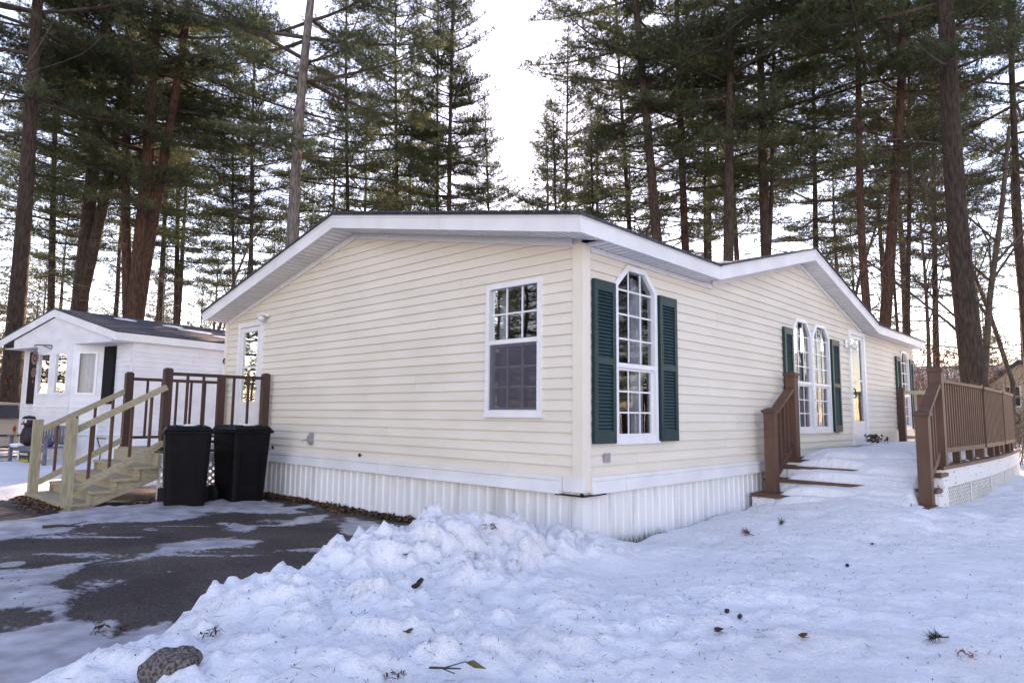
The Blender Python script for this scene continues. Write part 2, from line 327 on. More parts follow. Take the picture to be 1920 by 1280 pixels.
# ------------------------------------------------------------------ numpy noise
def vnoise(x, y, seed=0):
    xi, yi = np.floor(x).astype(np.int64), np.floor(y).astype(np.int64); fx, fy = x - xi, y - yi
    fx = fx * fx * (3 - 2 * fx); fy = fy * fy * (3 - 2 * fy)
    def h(a, b):
        n = (a * 374761393 + b * 668265263 + seed * 1442695041) & 0xffffffff
        n = ((n ^ (n >> 13)) * 1274126177) & 0xffffffff
        return ((n ^ (n >> 16)) & 0xffff) / 65535.0
    a = h(xi, yi) * (1 - fx) + h(xi + 1, yi) * fx; b = h(xi, yi + 1) * (1 - fx) + h(xi + 1, yi + 1) * fx
    return a * (1 - fy) + b * fy
def fbm(x, y, oct=4, seed=0):
    t = 0; a = 0.5
    for i in range(oct):
        t = t + a * (vnoise(x * 2**i, y * 2**i, seed + i) - 0.5); a *= 0.5
    return t
def worley(x, y, seed=0):
    xi, yi = np.floor(x).astype(np.int64), np.floor(y).astype(np.int64); best = np.full(x.shape, 9.0)
    for dx in (-1, 0, 1):
        for dy in (-1, 0, 1):
            a, b = xi + dx, yi + dy
            n = (a * 374761393 + b * 668265263 + seed * 1442695041) & 0xffffffff; n = ((n ^ (n >> 13)) * 1274126177) & 0xffffffff
            px = a + (n & 0xff) / 255.0; py = b + ((n >> 8) & 0xff) / 255.0
            best = np.minimum(best, (x - px)**2 + (y - py)**2)
    return np.sqrt(best)
def cells(x, y, seed=0):                               # one random level per cell: broken chunks
    xi, yi = np.floor(x).astype(np.int64), np.floor(y).astype(np.int64); best = np.full(x.shape, 9.0); val = np.zeros(x.shape)
    for dx in (-1, 0, 1):
        for dy in (-1, 0, 1):
            a, b = xi + dx, yi + dy
            n = (a * 374761393 + b * 668265263 + seed * 1442695041) & 0xffffffff; n = ((n ^ (n >> 13)) * 1274126177) & 0xffffffff
            d = (x - a - (n & 0xff) / 255.0)**2 + (y - b - ((n >> 8) & 0xff) / 255.0)**2; m = d < best
            tx, ty = ((n >> 16) & 0xff) / 127.5 - 1, ((n >> 20) & 0xff) / 127.5 - 1
            val = np.where(m, ((n >> 12) & 0xff) / 255.0 + .9 * tx * (x - a - .5) + .9 * ty * (y - b - .5), val); best = np.where(m, d, best)
    return val
def poly_sd(X, Y, P):                                  # signed distance to a polygon, positive inside
    d = np.full(X.shape, 1e9); ins = np.zeros(X.shape, bool); n = len(P)
    for i in range(n):
        (x0, y0), (x1, y1) = P[i], P[(i + 1) % n]; ex, ey = x1 - x0, y1 - y0
        t = np.clip(((X - x0) * ex + (Y - y0) * ey) / (ex*ex + ey*ey + 1e-12), 0, 1)
        d = np.minimum(d, np.hypot(X - x0 - t*ex, Y - y0 - t*ey))
        c = ((y0 > Y) != (y1 > Y)) & (X < (x1 - x0) * (Y - y0) / (y1 - y0 + 1e-12) + x0); ins ^= c
    return np.where(ins, d, -d)
def tps(ctrl, X, Y, lam=1e-3):
    C = np.array(ctrl, float); P = C[:, :2]; n = len(P)
    def phi(r2): return 0.5 * r2 * np.log(r2 + 1e-9)
    K = phi(((P[:, None] - P[None])**2).sum(-1)) + lam * np.eye(n); Q = np.c_[np.ones(n), P]
    A = np.block([[K, Q], [Q.T, np.zeros((3, 3))]]); w = np.linalg.solve(A, np.r_[C[:, 2], 0, 0, 0])
    out = w[n] + w[n + 1] * X + w[n + 2] * Y
    for i in range(n): out = out + w[i] * phi((X - P[i, 0])**2 + (Y - P[i, 1])**2)
    return out
def grid(xs, ys):
    X, Y = np.meshgrid(xs, ys); nx, ny = len(xs), len(ys)
    i = np.arange(nx * ny).reshape(ny, nx); F = np.stack([i[:-1, :-1], i[:-1, 1:], i[1:, 1:], i[1:, :-1]], -1).reshape(-1, 4)
    return X, Y, F

# ================================================================== SETTING: ground, driveway, snow
X, Y, F = grid(np.r_[np.linspace(-160, -16, 30), np.linspace(-15, 30, 60), np.linspace(32, 220, 40)], np.r_[np.linspace(-160, -13, 30), np.linspace(-12, 40, 70), np.linspace(42, 260, 40)])
Z = G - 0.05 + 0.10 * fbm(X * 0.3, Y * 0.3, 3, 5) + np.where(np.hypot(X - 2, Y) > 20, 0.3 * fbm(X * .07, Y * .07, 3, 2), 0)
o = bpy.data.objects.new('ground', np_mesh('ground', np.c_[X.ravel(), Y.ravel(), Z.ravel()], F, 'ground', True)); link(o); tag(o, 'snowy ground with bare leafy patches under the trees', 'ground', kind='structure')

# driveway with ice
ICE = [
 ([(-4.05,0.84),(-3.76,0.84),(-3.51,0.70),(-3.58,0.34),(-3.28,0.48),(-3.35,0.20),(-3.92,-0.2),(-4.20,-0.6),(-5.2,-0.6),(-4.9,1.2)], 0.9),
 ([(-5.5,3.6),(-3.93,3.06),(-3.74,2.58),(-3.47,2.46),(-3.19,2.35),(-3.28,2.18),(-3.63,1.96),(-3.74,1.96),(-3.61,1.64),(-3.69,1.36),(-3.95,1.40),(-5.2,1.9)], 1.0),
 ([(-3.87,1.33),(-3.66,1.36),(-3.62,0.84),(-3.71,0.83),(-3.72,1.15),(-3.88,1.22)], 0.9),
 ([(-3.15,2.25),(-2.74,2.37),(-2.49,2.95),(-2.03,2.88),(-1.75,2.86),(-1.87,2.46),(-2.02,2.25),(-2.48,2.37),(-2.90,2.25)], 0.85),
 ([(-5.5,6.0),(-3.53,5.31),(-2.98,5.28),(-2.59,5.45),(-2.3,5.6),(-1.6,5.75),(-1.45,5.9),(-1.35,5.24),(-0.83,5.33),(-0.36,5.4),(-0.35,4.89),(-0.55,4.50),(-0.13,4.25),(-0.53,3.82),(-0.99,4.26),(-1.49,4.43),(-1.87,4.23),(-2.47,4.54),(-3.04,4.17),(-3.45,4.25),(-5.5,5.0)], 1.15),
 ([(-1.65,3.66),(-1.49,3.61),(-1.36,3.25),(-1.58,3.04),(-1.71,3.25)], 0.9),
 ([(-0.94,3.51),(-0.71,3.63),(-0.46,3.46),(-0.72,3.14),(-1.05,3.14)], 0.85),
 ([(-0.81,2.72),(-0.39,3.11),(-0.22,2.83),(-0.44,2.13),(-0.77,1.88),(-1.03,2.04)], 0.75),
]
xs = np.r_[np.linspace(-16, -6, 24), np.arange(-5.9, 0.06, 0.035)]; ys = np.r_[np.linspace(-9, -1.2, 24), np.arange(-1.1, 6.2, 0.035), np.linspace(6.3, 9.5, 40)]
X, Y, F = grid(xs, ys)
wx, wy = X + 0.5 * fbm(X * 2.2, Y * 2.2, 4, 11), Y + 0.6 * fbm(X * 2.2 + 9, Y * 2.2, 4, 12)
ice = np.zeros(X.shape)
for P_, a in ICE:
    ice = np.maximum(ice, a * np.clip(0.5 + poly_sd(wx, wy, P_) / 0.22, 0, 1))
ice = np.maximum(ice, 0.42 * np.clip((fbm(X * 0.9, Y * 0.6, 4, 21) - 0.10) * 8, 0, 1))
al, ac = X * .68 - Y * .73, X * .73 + Y * .68
ice = np.maximum(ice, 0.55 * np.clip((fbm(al * .9, ac * 4.5, 5, 23) - .09) * 7, 0, 1)); ice = np.maximum(ice, .5 * np.clip((fbm(X * 3.5, Y * 3.5, 4, 24) - .17) * 8, 0, 1))
Z = G + 0.012 * fbm(X * .8, Y * .8, 3, 3) + 0.018 * np.clip(ice - .35, 0, 1)
thick = np.clip(poly_sd(wx, wy, ICE[4][0]) / 0.3, 0, 1) * np.clip((Y - 4.5) / 0.7, 0, 1)
Z += thick * (0.05 + 0.12 * np.abs(fbm(X * 2.5, Y * 2.5, 4, 8)))
ice = np.clip(ice + thick * .5, 0, 1.3)
o = bpy.data.objects.new('driveway', np_mesh('driveway', np.c_[X.ravel(), Y.ravel(), Z.ravel()], F, 'asphalt', True, {'ice': ice.ravel()})); link(o); tag(o, 'wet dark asphalt driveway with patches of ice', 'driveway', kind='structure')

# ploughed bank and yard snow: one height field
CTRL = []
SIL = [(130,1258,3.0),(200,1228,3.15),(270,1208,3.25),(340,1186,3.45),(350,1160,3.7),(400,1128,3.9),(430,1110,4.0),(470,1106,4.1),(520,1095,4.2),(545,1080,4.3),(575,1050,4.5),(640,1010,4.7),(700,993,4.8),(760,983,4.9),(830,972,5.0),(880,980,5.05),(960,968,5.2),(1010,975,5.4),(1060,990,5.6),(1090,1000,5.8)]
for i, (px, py, d) in enumerate(SIL):
    p = at(px, py, d); CTRL.append((p.x, p.y, p.z - G)); v = (p - CAM); v.z = 0; v.normalize()
    if i < 16:
        q = p + v * (0.30 + 0.9 * max(0, p.z - G)); CTRL.append((q.x, q.y, -0.10))
        q = p + v * 1.5; CTRL.append((q.x, q.y, -0.25))
for px, py, d in [(700,1060,4.2),(950,1040,4.4),(1100,1060,4.8),(520,1180,3.25),(300,1270,2.8),(700,1180,3.1),(960,1280,2.6),(960,1150,3.4),(1300,1280,2.68),(1300,1100,4.05),(1600,1100,4.2),(1850,1100,4.3),(450,1280,2.55),(1700,1280,2.75)]:
    p = at(px, py, d); CTRL.append((p.x, p.y, p.z - G))
CTRL += [(0.3,-.12,.03),(1.0,-.12,.05),(1.5,-.1,.06),(2.5,-.1,.09),(3.2,-.15,.11),(3.25,-.7,.22),(3.3,-1.2,.29),(3.3,-1.6,.29),(3.4,-2.2,.23),(4.6,-2.3,.17),(6,-2.3,.15),(8,-2.3,.2),(10.5,-2.4,.2),
         (1,-1,.12),(2,-1.3,.16),(2.6,-2.4,.15),(1,-2.2,.13),(-1,-4,.12),(-3,-4,.12),(-5,-2,.06),(-5.5,-3.7,.05),(-4.6,-.6,.02),(-4.4,.2,-.15),(-5.5,1,-.3),(-5,-.2,-.05),(0,-5.5,.12),(4,-5.5,.13),(8,-5,.15),(12,-4,.16),(16,-3,.14),(16,0,.1),(13.5,2,.08),(3,1.5,0.02),(6,1.5,.02),(10,1.5,.05),(-0.3,.5,-.1),(-0.3,1.2,-.2),(0.3,.6,-.1)]
xs = np.r_[np.arange(-5.6, -3.2, 0.03), np.arange(-3.2, 1.2, 0.026), np.arange(1.2, 4.4, 0.032), np.arange(4.4, 16.1, 0.12)]; ys = np.r_[np.arange(-6, -3.6, .1), np.arange(-3.6, 0.9, 0.026), np.arange(.95, 2, .1)]
X, Y, F = grid(xs, ys)
H = tps(CTRL, X, Y, 2e-4)
pile = np.clip((H - 0.12) / 0.18, 0, 1) * np.clip((0.6 - X) / 0.8, 0, 1)
edge = np.clip(1 - np.abs(H - .1) / .2, 0, 1) * np.clip((-1.2 - X) / 0.6, 0, 1) * np.clip((Y + 1.2) / .6, 0, 1)
dw = worley(X * 2.7 + 1.2 * fbm(X*2.5, Y*2.5, 3, 31), Y * 2.7 + 1.2 * fbm(X*2.5, Y*2.5, 3, 32), 7); lump = np.clip(1 - (dw / .72)**2, 0, 1) - .35
dw = worley(X * 6.5 + 1.0 * fbm(X*5, Y*5, 3, 33), Y * 6.5 + 1.0 * fbm(X*5, Y*5, 3, 34), 9); lump2 = np.clip(1 - (dw / .7)**2, 0, 1) - .35
amp = .35 + 1.3 * vnoise(X * 1.1, Y * 1.1, 35)
H = H + np.maximum(pile, edge) * amp * (0.10 * lump + 0.045 * lump2 + .045 * (cells(X * 4.2 + .9 * fbm(X*4, Y*4, 3, 61), Y * 4.2 + .9 * fbm(X*4, Y*4, 3, 62), 5) - .5) + .028 * (cells(X * 10 + .8 * fbm(X*9, Y*9, 2, 63), Y * 10, 6) - .5)) + np.maximum(pile, edge) * .03 * (np.clip(1 - (worley(X * 14, Y * 14, 19) / .7)**2, 0, 1) - .3) - 0.085 * pile + 0.16 * pile * fbm(X * 2.0, Y * 2.0, 4, 41) + 0.05 * pile * np.abs(fbm(X * 6, Y * 6, 4, 45)) + 0.075 * fbm(X * 1.3, Y * 1.3, 4, 42) + 0.035 * fbm(X * 6, Y * 6, 4, 43) + .012 * (cells(X * 7 + fbm(X*5, Y*5, 2, 64), Y * 7, 8) - .5) * np.clip(vnoise(X * .9, Y * .9, 65) * 2.2 - .7, 0, 1)
dimple = worley(X * 1.25 + .3, Y * 1.25, 77); H -= 0.05 * np.exp(-(dimple / .14)**2) * np.clip((X + 0.5) / 1, 0, 1)
H -= np.where(X > 0, 0.075 * np.exp(-np.clip(-Y, 0, 9) / 0.06) * (0.6 + 1.2 * vnoise(X * 3, Y * 0, 3)), 0)
hid = (X > 0.02) & (Y > -0.02) & (X < 12.3); H = np.where(hid, np.minimum(H, -0.08), H)
dirt = np.clip(pile * (fbm(X * 1.1, Y * 1.1, 4, 51) * 3.6 + .22), 0, 1)
c0 = on_ground(330, 1215); dirt = np.maximum(dirt, 0.9 * np.exp(-((X - c0.x - .1)**2 + (Y - c0.y + .05)**2) / .03))
for px, py, rr in [(920,1003,.10),(760,1190,.12),(740,1270,.10),(1490,1190,.3),(1440,1250,.4),(700,1120,.15),(1000,1220,.25),(1840,1240,.3),(1600,1180,.3)]:
    q = on_ground(px, py, G + .15); dirt = np.maximum(dirt, 0.85 * np.exp(-((X - q.x)**2 + (Y - q.y)**2) / rr**2))
FI = F.reshape(-1, 4); keep = (H.ravel()[FI] > -0.12).any(1)
used = np.unique(FI[keep]); rm = -np.ones(X.size, np.int64); rm[used] = np.arange(len(used))
V = np.c_[X.ravel(), Y.ravel(), (H + G).ravel()][used]
SX, SY, SH = xs, ys, H
o = bpy.data.objects.new('snow_ground', np_mesh('snow_ground', V, rm[FI[keep]], 'snow', True, {'dirt': dirt.ravel()[used]})); link(o); tag(o, 'lumpy ploughed snow bank running into the trampled snowy yard', 'snow', kind='structure')
def snow_z(x, y):
    i = min(max(int(np.searchsorted(SX, x)), 0), len(SX) - 1); j = min(max(int(np.searchsorted(SY, y)), 0), len(SY) - 1)
    return max(G, float(SH[j, i]) + G)
# snow left of the porch stairs, in front of the neighbour
X, Y, F = grid(np.linspace(-9, 6, 110), np.linspace(6.6, 15, 90))
Hn = 0.10 + .06 * fbm(X * 1.2, Y * 1.2, 4, 61); sd = poly_sd(X + .4 * fbm(X*1.5, Y*1.5, 3, 1), Y, [(-9, 8.2), (-3.4, 7.6), (-2.75, 7.4), (-2.6, 8.0), (-1.2, 8.2), (6, 8.0), (6, 15), (-9, 15)])
Hn = np.where(sd > 0, Hn * np.clip(sd / .35, 0, 1)**.5, -0.06) - .02
o = bpy.data.objects.new('snow_ground', np_mesh('snow_ground', np.c_[X.ravel(), Y.ravel(), (Hn + G).ravel()], F, 'snow', True)); link(o); tag(o, 'shaded snow before the white neighbouring house', 'snow', kind='structure')

# ================================================================== CREAM HOUSE
HW, HL = 7.38, 12.35
house = thing('cream_house', 'cream vinyl double-wide home with white trim and teal shutters', 'house', (6, 3.7, G))
gmap = lambda t, z, o: (-o, t, z)                       # gable wall: t runs along y, offset outwards
fmap = lambda t, z, o: (t, -o, z)                       # front wall: t runs along x
RIDGE_Y, RZB = 3.684, 2.915                             # soffit height at the ridge
def g_top(t): return 2.144 + (t + .267) * (RZB - 2.144) / (RIDGE_Y + .267) if t < RIDGE_Y else RZB - (t - RIDGE_Y) * (RZB - 2.04) / (7.5 - RIDGE_Y)
DP, DV0, DV1 = 5.52, 2.31, 8.80
def f_top(t):
    if t < DV0 or t > DV1: return 2.144
    return 2.144 + (2.944 - 2.144) * (1 - abs(t - DP) / (DP - DV0 if t < DP else DV1 - DP))

def clip_poly(P, x0, x1, z0, z1):
    def cut(P, f, g):
        out = []
        for i in range(len(P)):
            a, b = P[i], P[(i + 1) % len(P)]; fa, fb = f(a), f(b)
            if fa >= 0: out.append(a)
            if fa * fb < 0:
                t = fa / (fa - fb); out.append((a[0] + (b[0] - a[0]) * t, a[1] + (b[1] - a[1]) * t))
        return out
    for f in (lambda p: p[0] - x0, lambda p: x1 - p[0], lambda p: p[1] - z0, lambda p: z1 - p[1]):
        if P: P = cut(P, f, None)
    return P

def span_at(P, z):                                      # x-range of a convex polygon at height z
    xs = []
    for i in range(len(P)):
        (x0, z0), (x1, z1) = P[i], P[(i + 1) % len(P)]
        if (z0 - z) * (z1 - z) <= 0 and z0 != z1: xs.append(x0 + (x1 - x0) * (z - z0) / (z1 - z0))
    return (min(xs), max(xs)) if len(xs) >= 2 else None

def siding(wall_polys, holes, fn, wall_parent, zmax, mt='cream', course=0.1016, pname='siding_plank', o_hi=0.023, o_lo=0.007, z_start=0.0, back=0.0, seams=()):
    """clapboards as separate pieces, cut round the openings; returns the backing pieces"""
    zs = sorted({round(z, 5) for P in wall_polys + holes for _, z in P})
    def spans(z):
        out = []
        for P in wall_polys:
            s = span_at(P, z)
            if not s: continue
            segs = [s]
            for Hh in holes:
                h = span_at(Hh, z)
                if not h: continue
                nxt = []
                for a, b in segs:
                    if h[1] <= a or h[0] >= b: nxt.append((a, b)); continue
                    if h[0] > a: nxt.append((a, h[0]))
                    if h[1] < b: nxt.append((h[1], b))
                segs = nxt
            out += segs
        if not course < .2: return out
        k2 = int((z - z_start) / course) // 2; cut = []
        for a, b in out:
            t = a + .9 + (k2 * 1.37 + .6 * (k2 % 3)) % 2.9
            while t < b - .5: cut.append((a, t - .0012)); a = t + .0012; t += 3.66
            cut.append((a, b))
        return cut
    backing = MB(); k = 0
    while z_start + k * course < zmax:
        z0, z1 = z_start + k * course, min(z_start + (k + 1) * course, zmax)
        cuts = [z0] + [z for z in zs if z0 + 1e-4 < z < z1 - 1e-4] + [z1]
        groups = []
        for a, b in zip(cuts[:-1], cuts[1:]):
            A, B = spans(a + 1e-5), spans(b - 1e-5)
            if len(A) != len(B):
                m = spans((a + b) / 2); A = B = m
            for (a0, a1), (b0, b1) in zip(A, B):
                oa = o_hi - (a - z0) / course * (o_hi - o_lo); ob = o_hi - (b - z0) / course * (o_hi - o_lo)
                quad = [fn(a0, a, oa), fn(a1, a, oa), fn(a1, a, back), fn(a0, a, back), fn(b0, b, ob), fn(b1, b, ob), fn(b1, b, back), fn(b0, b, back)]
                backing.prism([(a0, a), (a1, a), (b1, b), (b0, b)], fn, back - .012, back - .002)
                hit = None
                for g in groups:
                    if abs(g[1] - a) < 1e-6 and a0 < g[3] and a1 > g[2]: hit = g; break
                if hit: hit[0].hexa(quad); hit[1] = b; hit[2] = min(hit[2], b0); hit[3] = max(hit[3], b1)
                else: groups.append([MB().hexa(quad), b, a0, a1])
        for g in groups: g[0].build(pname, mt, wall_parent)
        k += 1
    return backing

def trap(xl, xr, zb, zs, zt, c):                        # rectangle with chamfered top: the peaked window outline
    return [(xl, zb), (xr, zb), (xr, zs), (xr - c, zt), (xl + c, zt), (xl, zs)]
def inset(P, d, cz=None):
    xl, xr = min(p[0] for p in P), max(p[0] for p in P); zb, zt = min(p[1] for p in P), max(p[1] for p in P)
    if len(P) == 4: return [(xl + d, zb + d), (xr - d, zb + d), (xr - d, zt - d), (xl + d, zt - d)]
    zs = P[2][1]; c = P[4][0] - xl; return [(xl + d, zb + d), (xr - d, zb + d), (xr - d, zs - d * .45), (xr - c - d * .45, zt - d), (xl + c + d * .45, zt - d), (xl + d, zs - d * .45)]

W_GABLE = [(.465, .558), (1.225, .558), (1.225, 1.905), (.465, 1.905)]
W1 = trap(.487, 1.268, .312, 1.865, 2.07, .22)
W2A = trap(5.10, 5.90, .355, 1.85, 2.06, .20); W2B = trap(5.93, 6.73, .355, 1.85, 2.06, .20)
W3 = trap(11.22, 11.98, .36, 1.83, 2.04, .20)
D_BACK = [(6.08, .02), (6.90, .02), (6.90, 1.985), (6.08, 1.985)]
D_FRONT = [(7.80, .09), (8.70, .09), (8.70, 2.14), (7.80, 2.14)]
TOPS = lambda P: inset(P, 0.02)
gable_poly = [(0, 0), (HW, 0), (HW, g_top(HW) + .02), (RIDGE_Y, RZB + .02), (0, g_top(0) + .02)]
front_poly = [(0, 0), (HL, 0), (HL, 2.16), (0, 2.16)]
dorm_poly = [(DV0 + .06, 2.16), (DV1 - .06, 2.16), (DP, 2.955)]
wall = bpy.data.objects.new('gable_wall', None); link(wall, house)
b = siding([gable_poly], [TOPS(W_GABLE), TOPS(D_BACK)], gmap, wall, 2.94); b.build('sheathing', 'room', wall)
wall2 = bpy.data.objects.new('front_wall', None); link(wall2, house)
b = siding([front_poly, dorm_poly], [TOPS(p) for p in (W1, W2A, W2B, W3, D_FRONT)], fmap, wall2, 2.955); b.build('sheathing', 'room', wall2)
MB().box((HL - .02, .0, -.1), (HL, HW, 2.2)).build('end_wall', 'cream', house)
MB().box((0.01, HW - .02, -.1), (HL - .02, HW, 2.2)).build('back_wall', 'cream', house)
MB().box((0.02, 0.02, -.06), (HL - .03, HW - .03, 0.0)).build('floor', 'room', house)
MB().box((3.6, 0.03, 0.001), (3.66, HW - .03, 2.6)).build('partition', 'room', house)
# corner posts
for nm, pts in (('corner_post', [(-.034, -.034), (.085, -.034), (.085, .0), (.0, .0), (.0, .085), (-.034, .085)]),):
    m = MB(); n = len(pts); m.add([(x, y, -.125) for x, y in pts] + [(x, y, 2.16) for x, y in pts], [tuple(range(n))[::-1], tuple(range(n, 2*n))] + [(i, (i+1) % n, n + (i+1) % n, n + i) for i in range(n)])
    m.build(nm, 'cream_trim', house)
MB().box((-.034, HW - .085, -.12), (.0, HW + .02, 2.1)).build('corner_post', 'cream_trim', house)
MB().box((HL - .09, -.034, -.12), (HL + .02, 0, 2.13)).build('corner_post', 'cream_trim', house)
# white band and its lip
def band(t0, t1, fn, flare0=0.0):
    prof = lambda t, k: [fn(t, .006, .028), fn(t, .006, .055), fn(t, -.028, .058), fn(t, -.035, .048), fn(t, -.145, .062 + k), fn(t, -.145, .02)]
    A, B = prof(t0, flare0), prof(t1, 0); n = len(A)
    return MB().add(A + B, [tuple(range(n)), tuple(range(n, 2*n))[::-1]] + [(i, n + i, n + (i+1) % n, (i+1) % n) for i in range(n)])
band(.20, 3.0, gmap, .03).build('band_board', 'white', house)
band(3.006, 5.66, gmap).build('band_board', 'white', house)
band(5.666, HW, gmap).build('band_board', 'white', house)
MB().box((-.04, -.036, -.125), (-.001, .195, 0.002)).build('band_board', 'white', house)
band(.09, .62, fmap).build('band_board', 'white', house)
band(.626, 3.9, fmap).build('band_board', 'white', house)
band(3.906, HL, fmap).build('band_board', 'white', house)
m = MB().box((-.07, -.06, -.158), (-.03, .26, -.146)).box((-.07, -.07, -.158), (.28, -.03, -.146)); m.build('gap_shade_strip', 'dark', house)  # dark box stands in for the shade inside the slot under the band
# ribbed skirting panels
def skirt(fn, t0, t1, zb, depth=.014):
    pw = .405; t = t0
    while t < t1 - .02:
        e = min(t + pw, t1); m = MB(); prof = []; q = t
        while q < e - 1e-6:
            s = min(.135, e - q); prof += [(q + .002, .0), (q + s * .62, .0), (q + s * .70, depth), (q + s * .88, depth), (q + s * .96, .002)]; q += .135
        prof.append((e - .001, .0))
        rr = random.Random(int(t * 100)); lean = rr.uniform(-.006, .006); n = len(prof)
        vs = [fn(a + lean, zb, o + .004) for a, o in prof] + [fn(a, -.13, o) for a, o in prof]
        m.add(vs, [(i, i + 1, n + i + 1, n + i) for i in range(n - 1)]); m.build('skirting_panel', 'skirt', house); t += pw
skirt(gmap, .02, HW, -.72)
skirt(fmap, .02, HL, -.72, .008)
MB().box((-.020, -.020, -.72), (.10, -.0145, -.16)).box((-.020, -.0145, -.72), (-.0165, .10, -.16)).build('skirting_corner', 'skirt', house)

# roof ------------------------------------------------------------
XO, YO = .38, .268
roof = bpy.data.objects.new('roof', None); link(roof, house)
XE = HL + .16
def slab(P, th=.022):                                    # roof plane from 3-4 top points
    n = len(P); return MB().add([tuple(p) for p in P] + [(p[0], p[1], p[2] - th) for p in P], [tuple(range(n)), tuple(range(n, 2*n))[::-1]] + [(i, n + i, n + (i+1) % n, (i+1) % n) for i in range(n)])
zf = lambda y: 2.316 + (y + .29) * (3.104 - 2.316) / (RIDGE_Y + .29)
slab([(-XO - .03, -YO - .03, zf(-.298)), (DV0 - .02, -YO - .03, zf(-.298)), (DP, RIDGE_Y, 3.104), (-XO - .03, RIDGE_Y, 3.104)]).build('shingle_slope', 'shingle', roof)
slab([(DV1 + .02, -YO - .03, zf(-.298)), (XE, -YO - .03, zf(-.298)), (XE, RIDGE_Y, 3.104), (DP, RIDGE_Y, 3.104)]).build('shingle_slope', 'shingle', roof)
slab([(-XO - .03, RIDGE_Y, 3.104), (XE, RIDGE_Y, 3.104), (XE, 7.52, 2.20), (-XO - .03, 7.52, 2.20)]).build('shingle_slope', 'shingle', roof)
dz = 3.138; yb = 3.75
slab([(DV0 - .04, -YO - .03, 2.318), (DP, -YO - .03, dz), (DP, yb, dz)]).build('dormer_slope', 'shingle', roof)
slab([(DP, -YO - .03, dz), (DV1 + .06, -YO - .03, 2.318), (DP, yb, dz)]).build('dormer_slope', 'shingle', roof)
rng = random.Random(4)
for k in range(26):                                      # ragged shingle tabs along the rake edge
    y0 = -.2 + k * .15; zz = zf(y0 + .07); m = MB().bar((-XO - .034, y0, zf(y0) + .004), (-XO - .034, y0 + .12, zf(y0 + .12) + .004), .03, .018); m.build('shingle_tab', 'shingle', roof)
xmap = lambda t, z, o: (-o, t, z)
def fascia(P0, P1, h0, h1, fn, o, name='fascia_board'):
    (a, za), (b_, zb) = P0, P1
    f = MB().prism([(a, za), (b_, zb), (b_, zb + h0), (a, za + h0)], fn, o - .02, o); f.build(name, 'white', roof)
    f = MB().prism([(a, za + h0), (b_, zb + h0), (b_, zb + h0 + h1), (a, za + h0 + h1)], fn, o - .02, o + .007); f.build('drip_edge', 'white', roof)
fascia((-YO + .0215, 2.148), (1.6, 2.144 + 1.868 * .1952), .132, .04, gmap, XO); fascia((1.604, 2.144 + 1.872 * .1952), (RIDGE_Y, RZB), .132, .04, gmap, XO)
fascia((RIDGE_Y, RZB), (7.5, 2.02), .132, .04, gmap, XO)
fascia((-XO, 2.144), (DV0, 2.144), .132, .04, fmap, YO)
fascia((DV0 + .002, 2.144), (DP, 2.946), .132, .04, fmap, YO); fascia((DP, 2.946), (DV1, 2.144), .132, .04, fmap, YO)
fascia((DV1 + .002, 2.144), (XE, 2.144), .132, .04, fmap, YO)
MB().box((XE, -YO, 2.15), (XE + .02, -YO + .5, 2.31)).build('fascia_board', 'white', roof)
# soffits with their ribs
sof = bpy.data.objects.new('soffit', None); link(sof, house)
def soffit_run(P0, P1, fn, depth, w=.1):                 # along (t, z) from P0 to P1, reaching from the wall to the fascia
    (a, za), (b_, zb) = P0, P1; Ln = math.hypot(b_ - a, zb - za); n = int(Ln / w)
    MB().prism([(a, za + .012), (b_, zb + .012), (b_, zb + .022), (a, za + .022)], fn, .0, depth - .021).build('soffit_panel', 'soffit', sof)
    for i in range(n):
        f0, f1 = (i + .04) / n, (i + .80) / n; t0, t1 = a + (b_ - a) * f0, a + (b_ - a) * f1; z0, z1 = za + (zb - za) * f0, za + (zb - za) * f1
        MB().prism([(t0, z0 - .002), (t1, z1 - .002), (t1, z1 + .0115), (t0, z0 + .0115)], fn, .001, depth - .022).build('soffit_slat', 'soffit', sof)
soffit_run((-.24, 2.152), (RIDGE_Y, RZB + .002), gmap, XO); soffit_run((RIDGE_Y + .01, RZB + .002), (7.42, 2.045), gmap, XO)
soffit_run((.04, 2.150), (DV0, 2.150), fmap, YO); soffit_run((DV1, 2.150), (XE - .02, 2.150), fmap, YO)
soffit_run((DV0 + .02, 2.155), (DP, 2.946), fmap, YO); soffit_run((DP + .01, 2.946), (DV1 - .02, 2.155), fmap, YO)
# frieze strips under the soffits
def frieze(P0, P1, fn, h=.072):
    (a, za), (b_, zb) = P0, P1; MB().prism([(a, za - h), (b_, zb - h), (b_, zb), (a, za)], fn, .0, .036).build('frieze_strip', 'soffit', house)
frieze((.09, g_top(.09)), (2.95, g_top(2.95)), gmap); frieze((2.956, g_top(2.956)), (RIDGE_Y, RZB), gmap); frieze((RIDGE_Y, RZB), (HW - .09, g_top(HW - .09)), gmap)
frieze((.09, 2.146), (DV0 + .25, 2.146), fmap, .05); frieze((DV0 + .26, 2.20), (DP, 2.944), fmap, .06); frieze((DP, 2.944), (DV1 - .26, 2.20), fmap, .06); frieze((DV1 - .2, 2.146), (HL - .1, 2.146), fmap, .05)

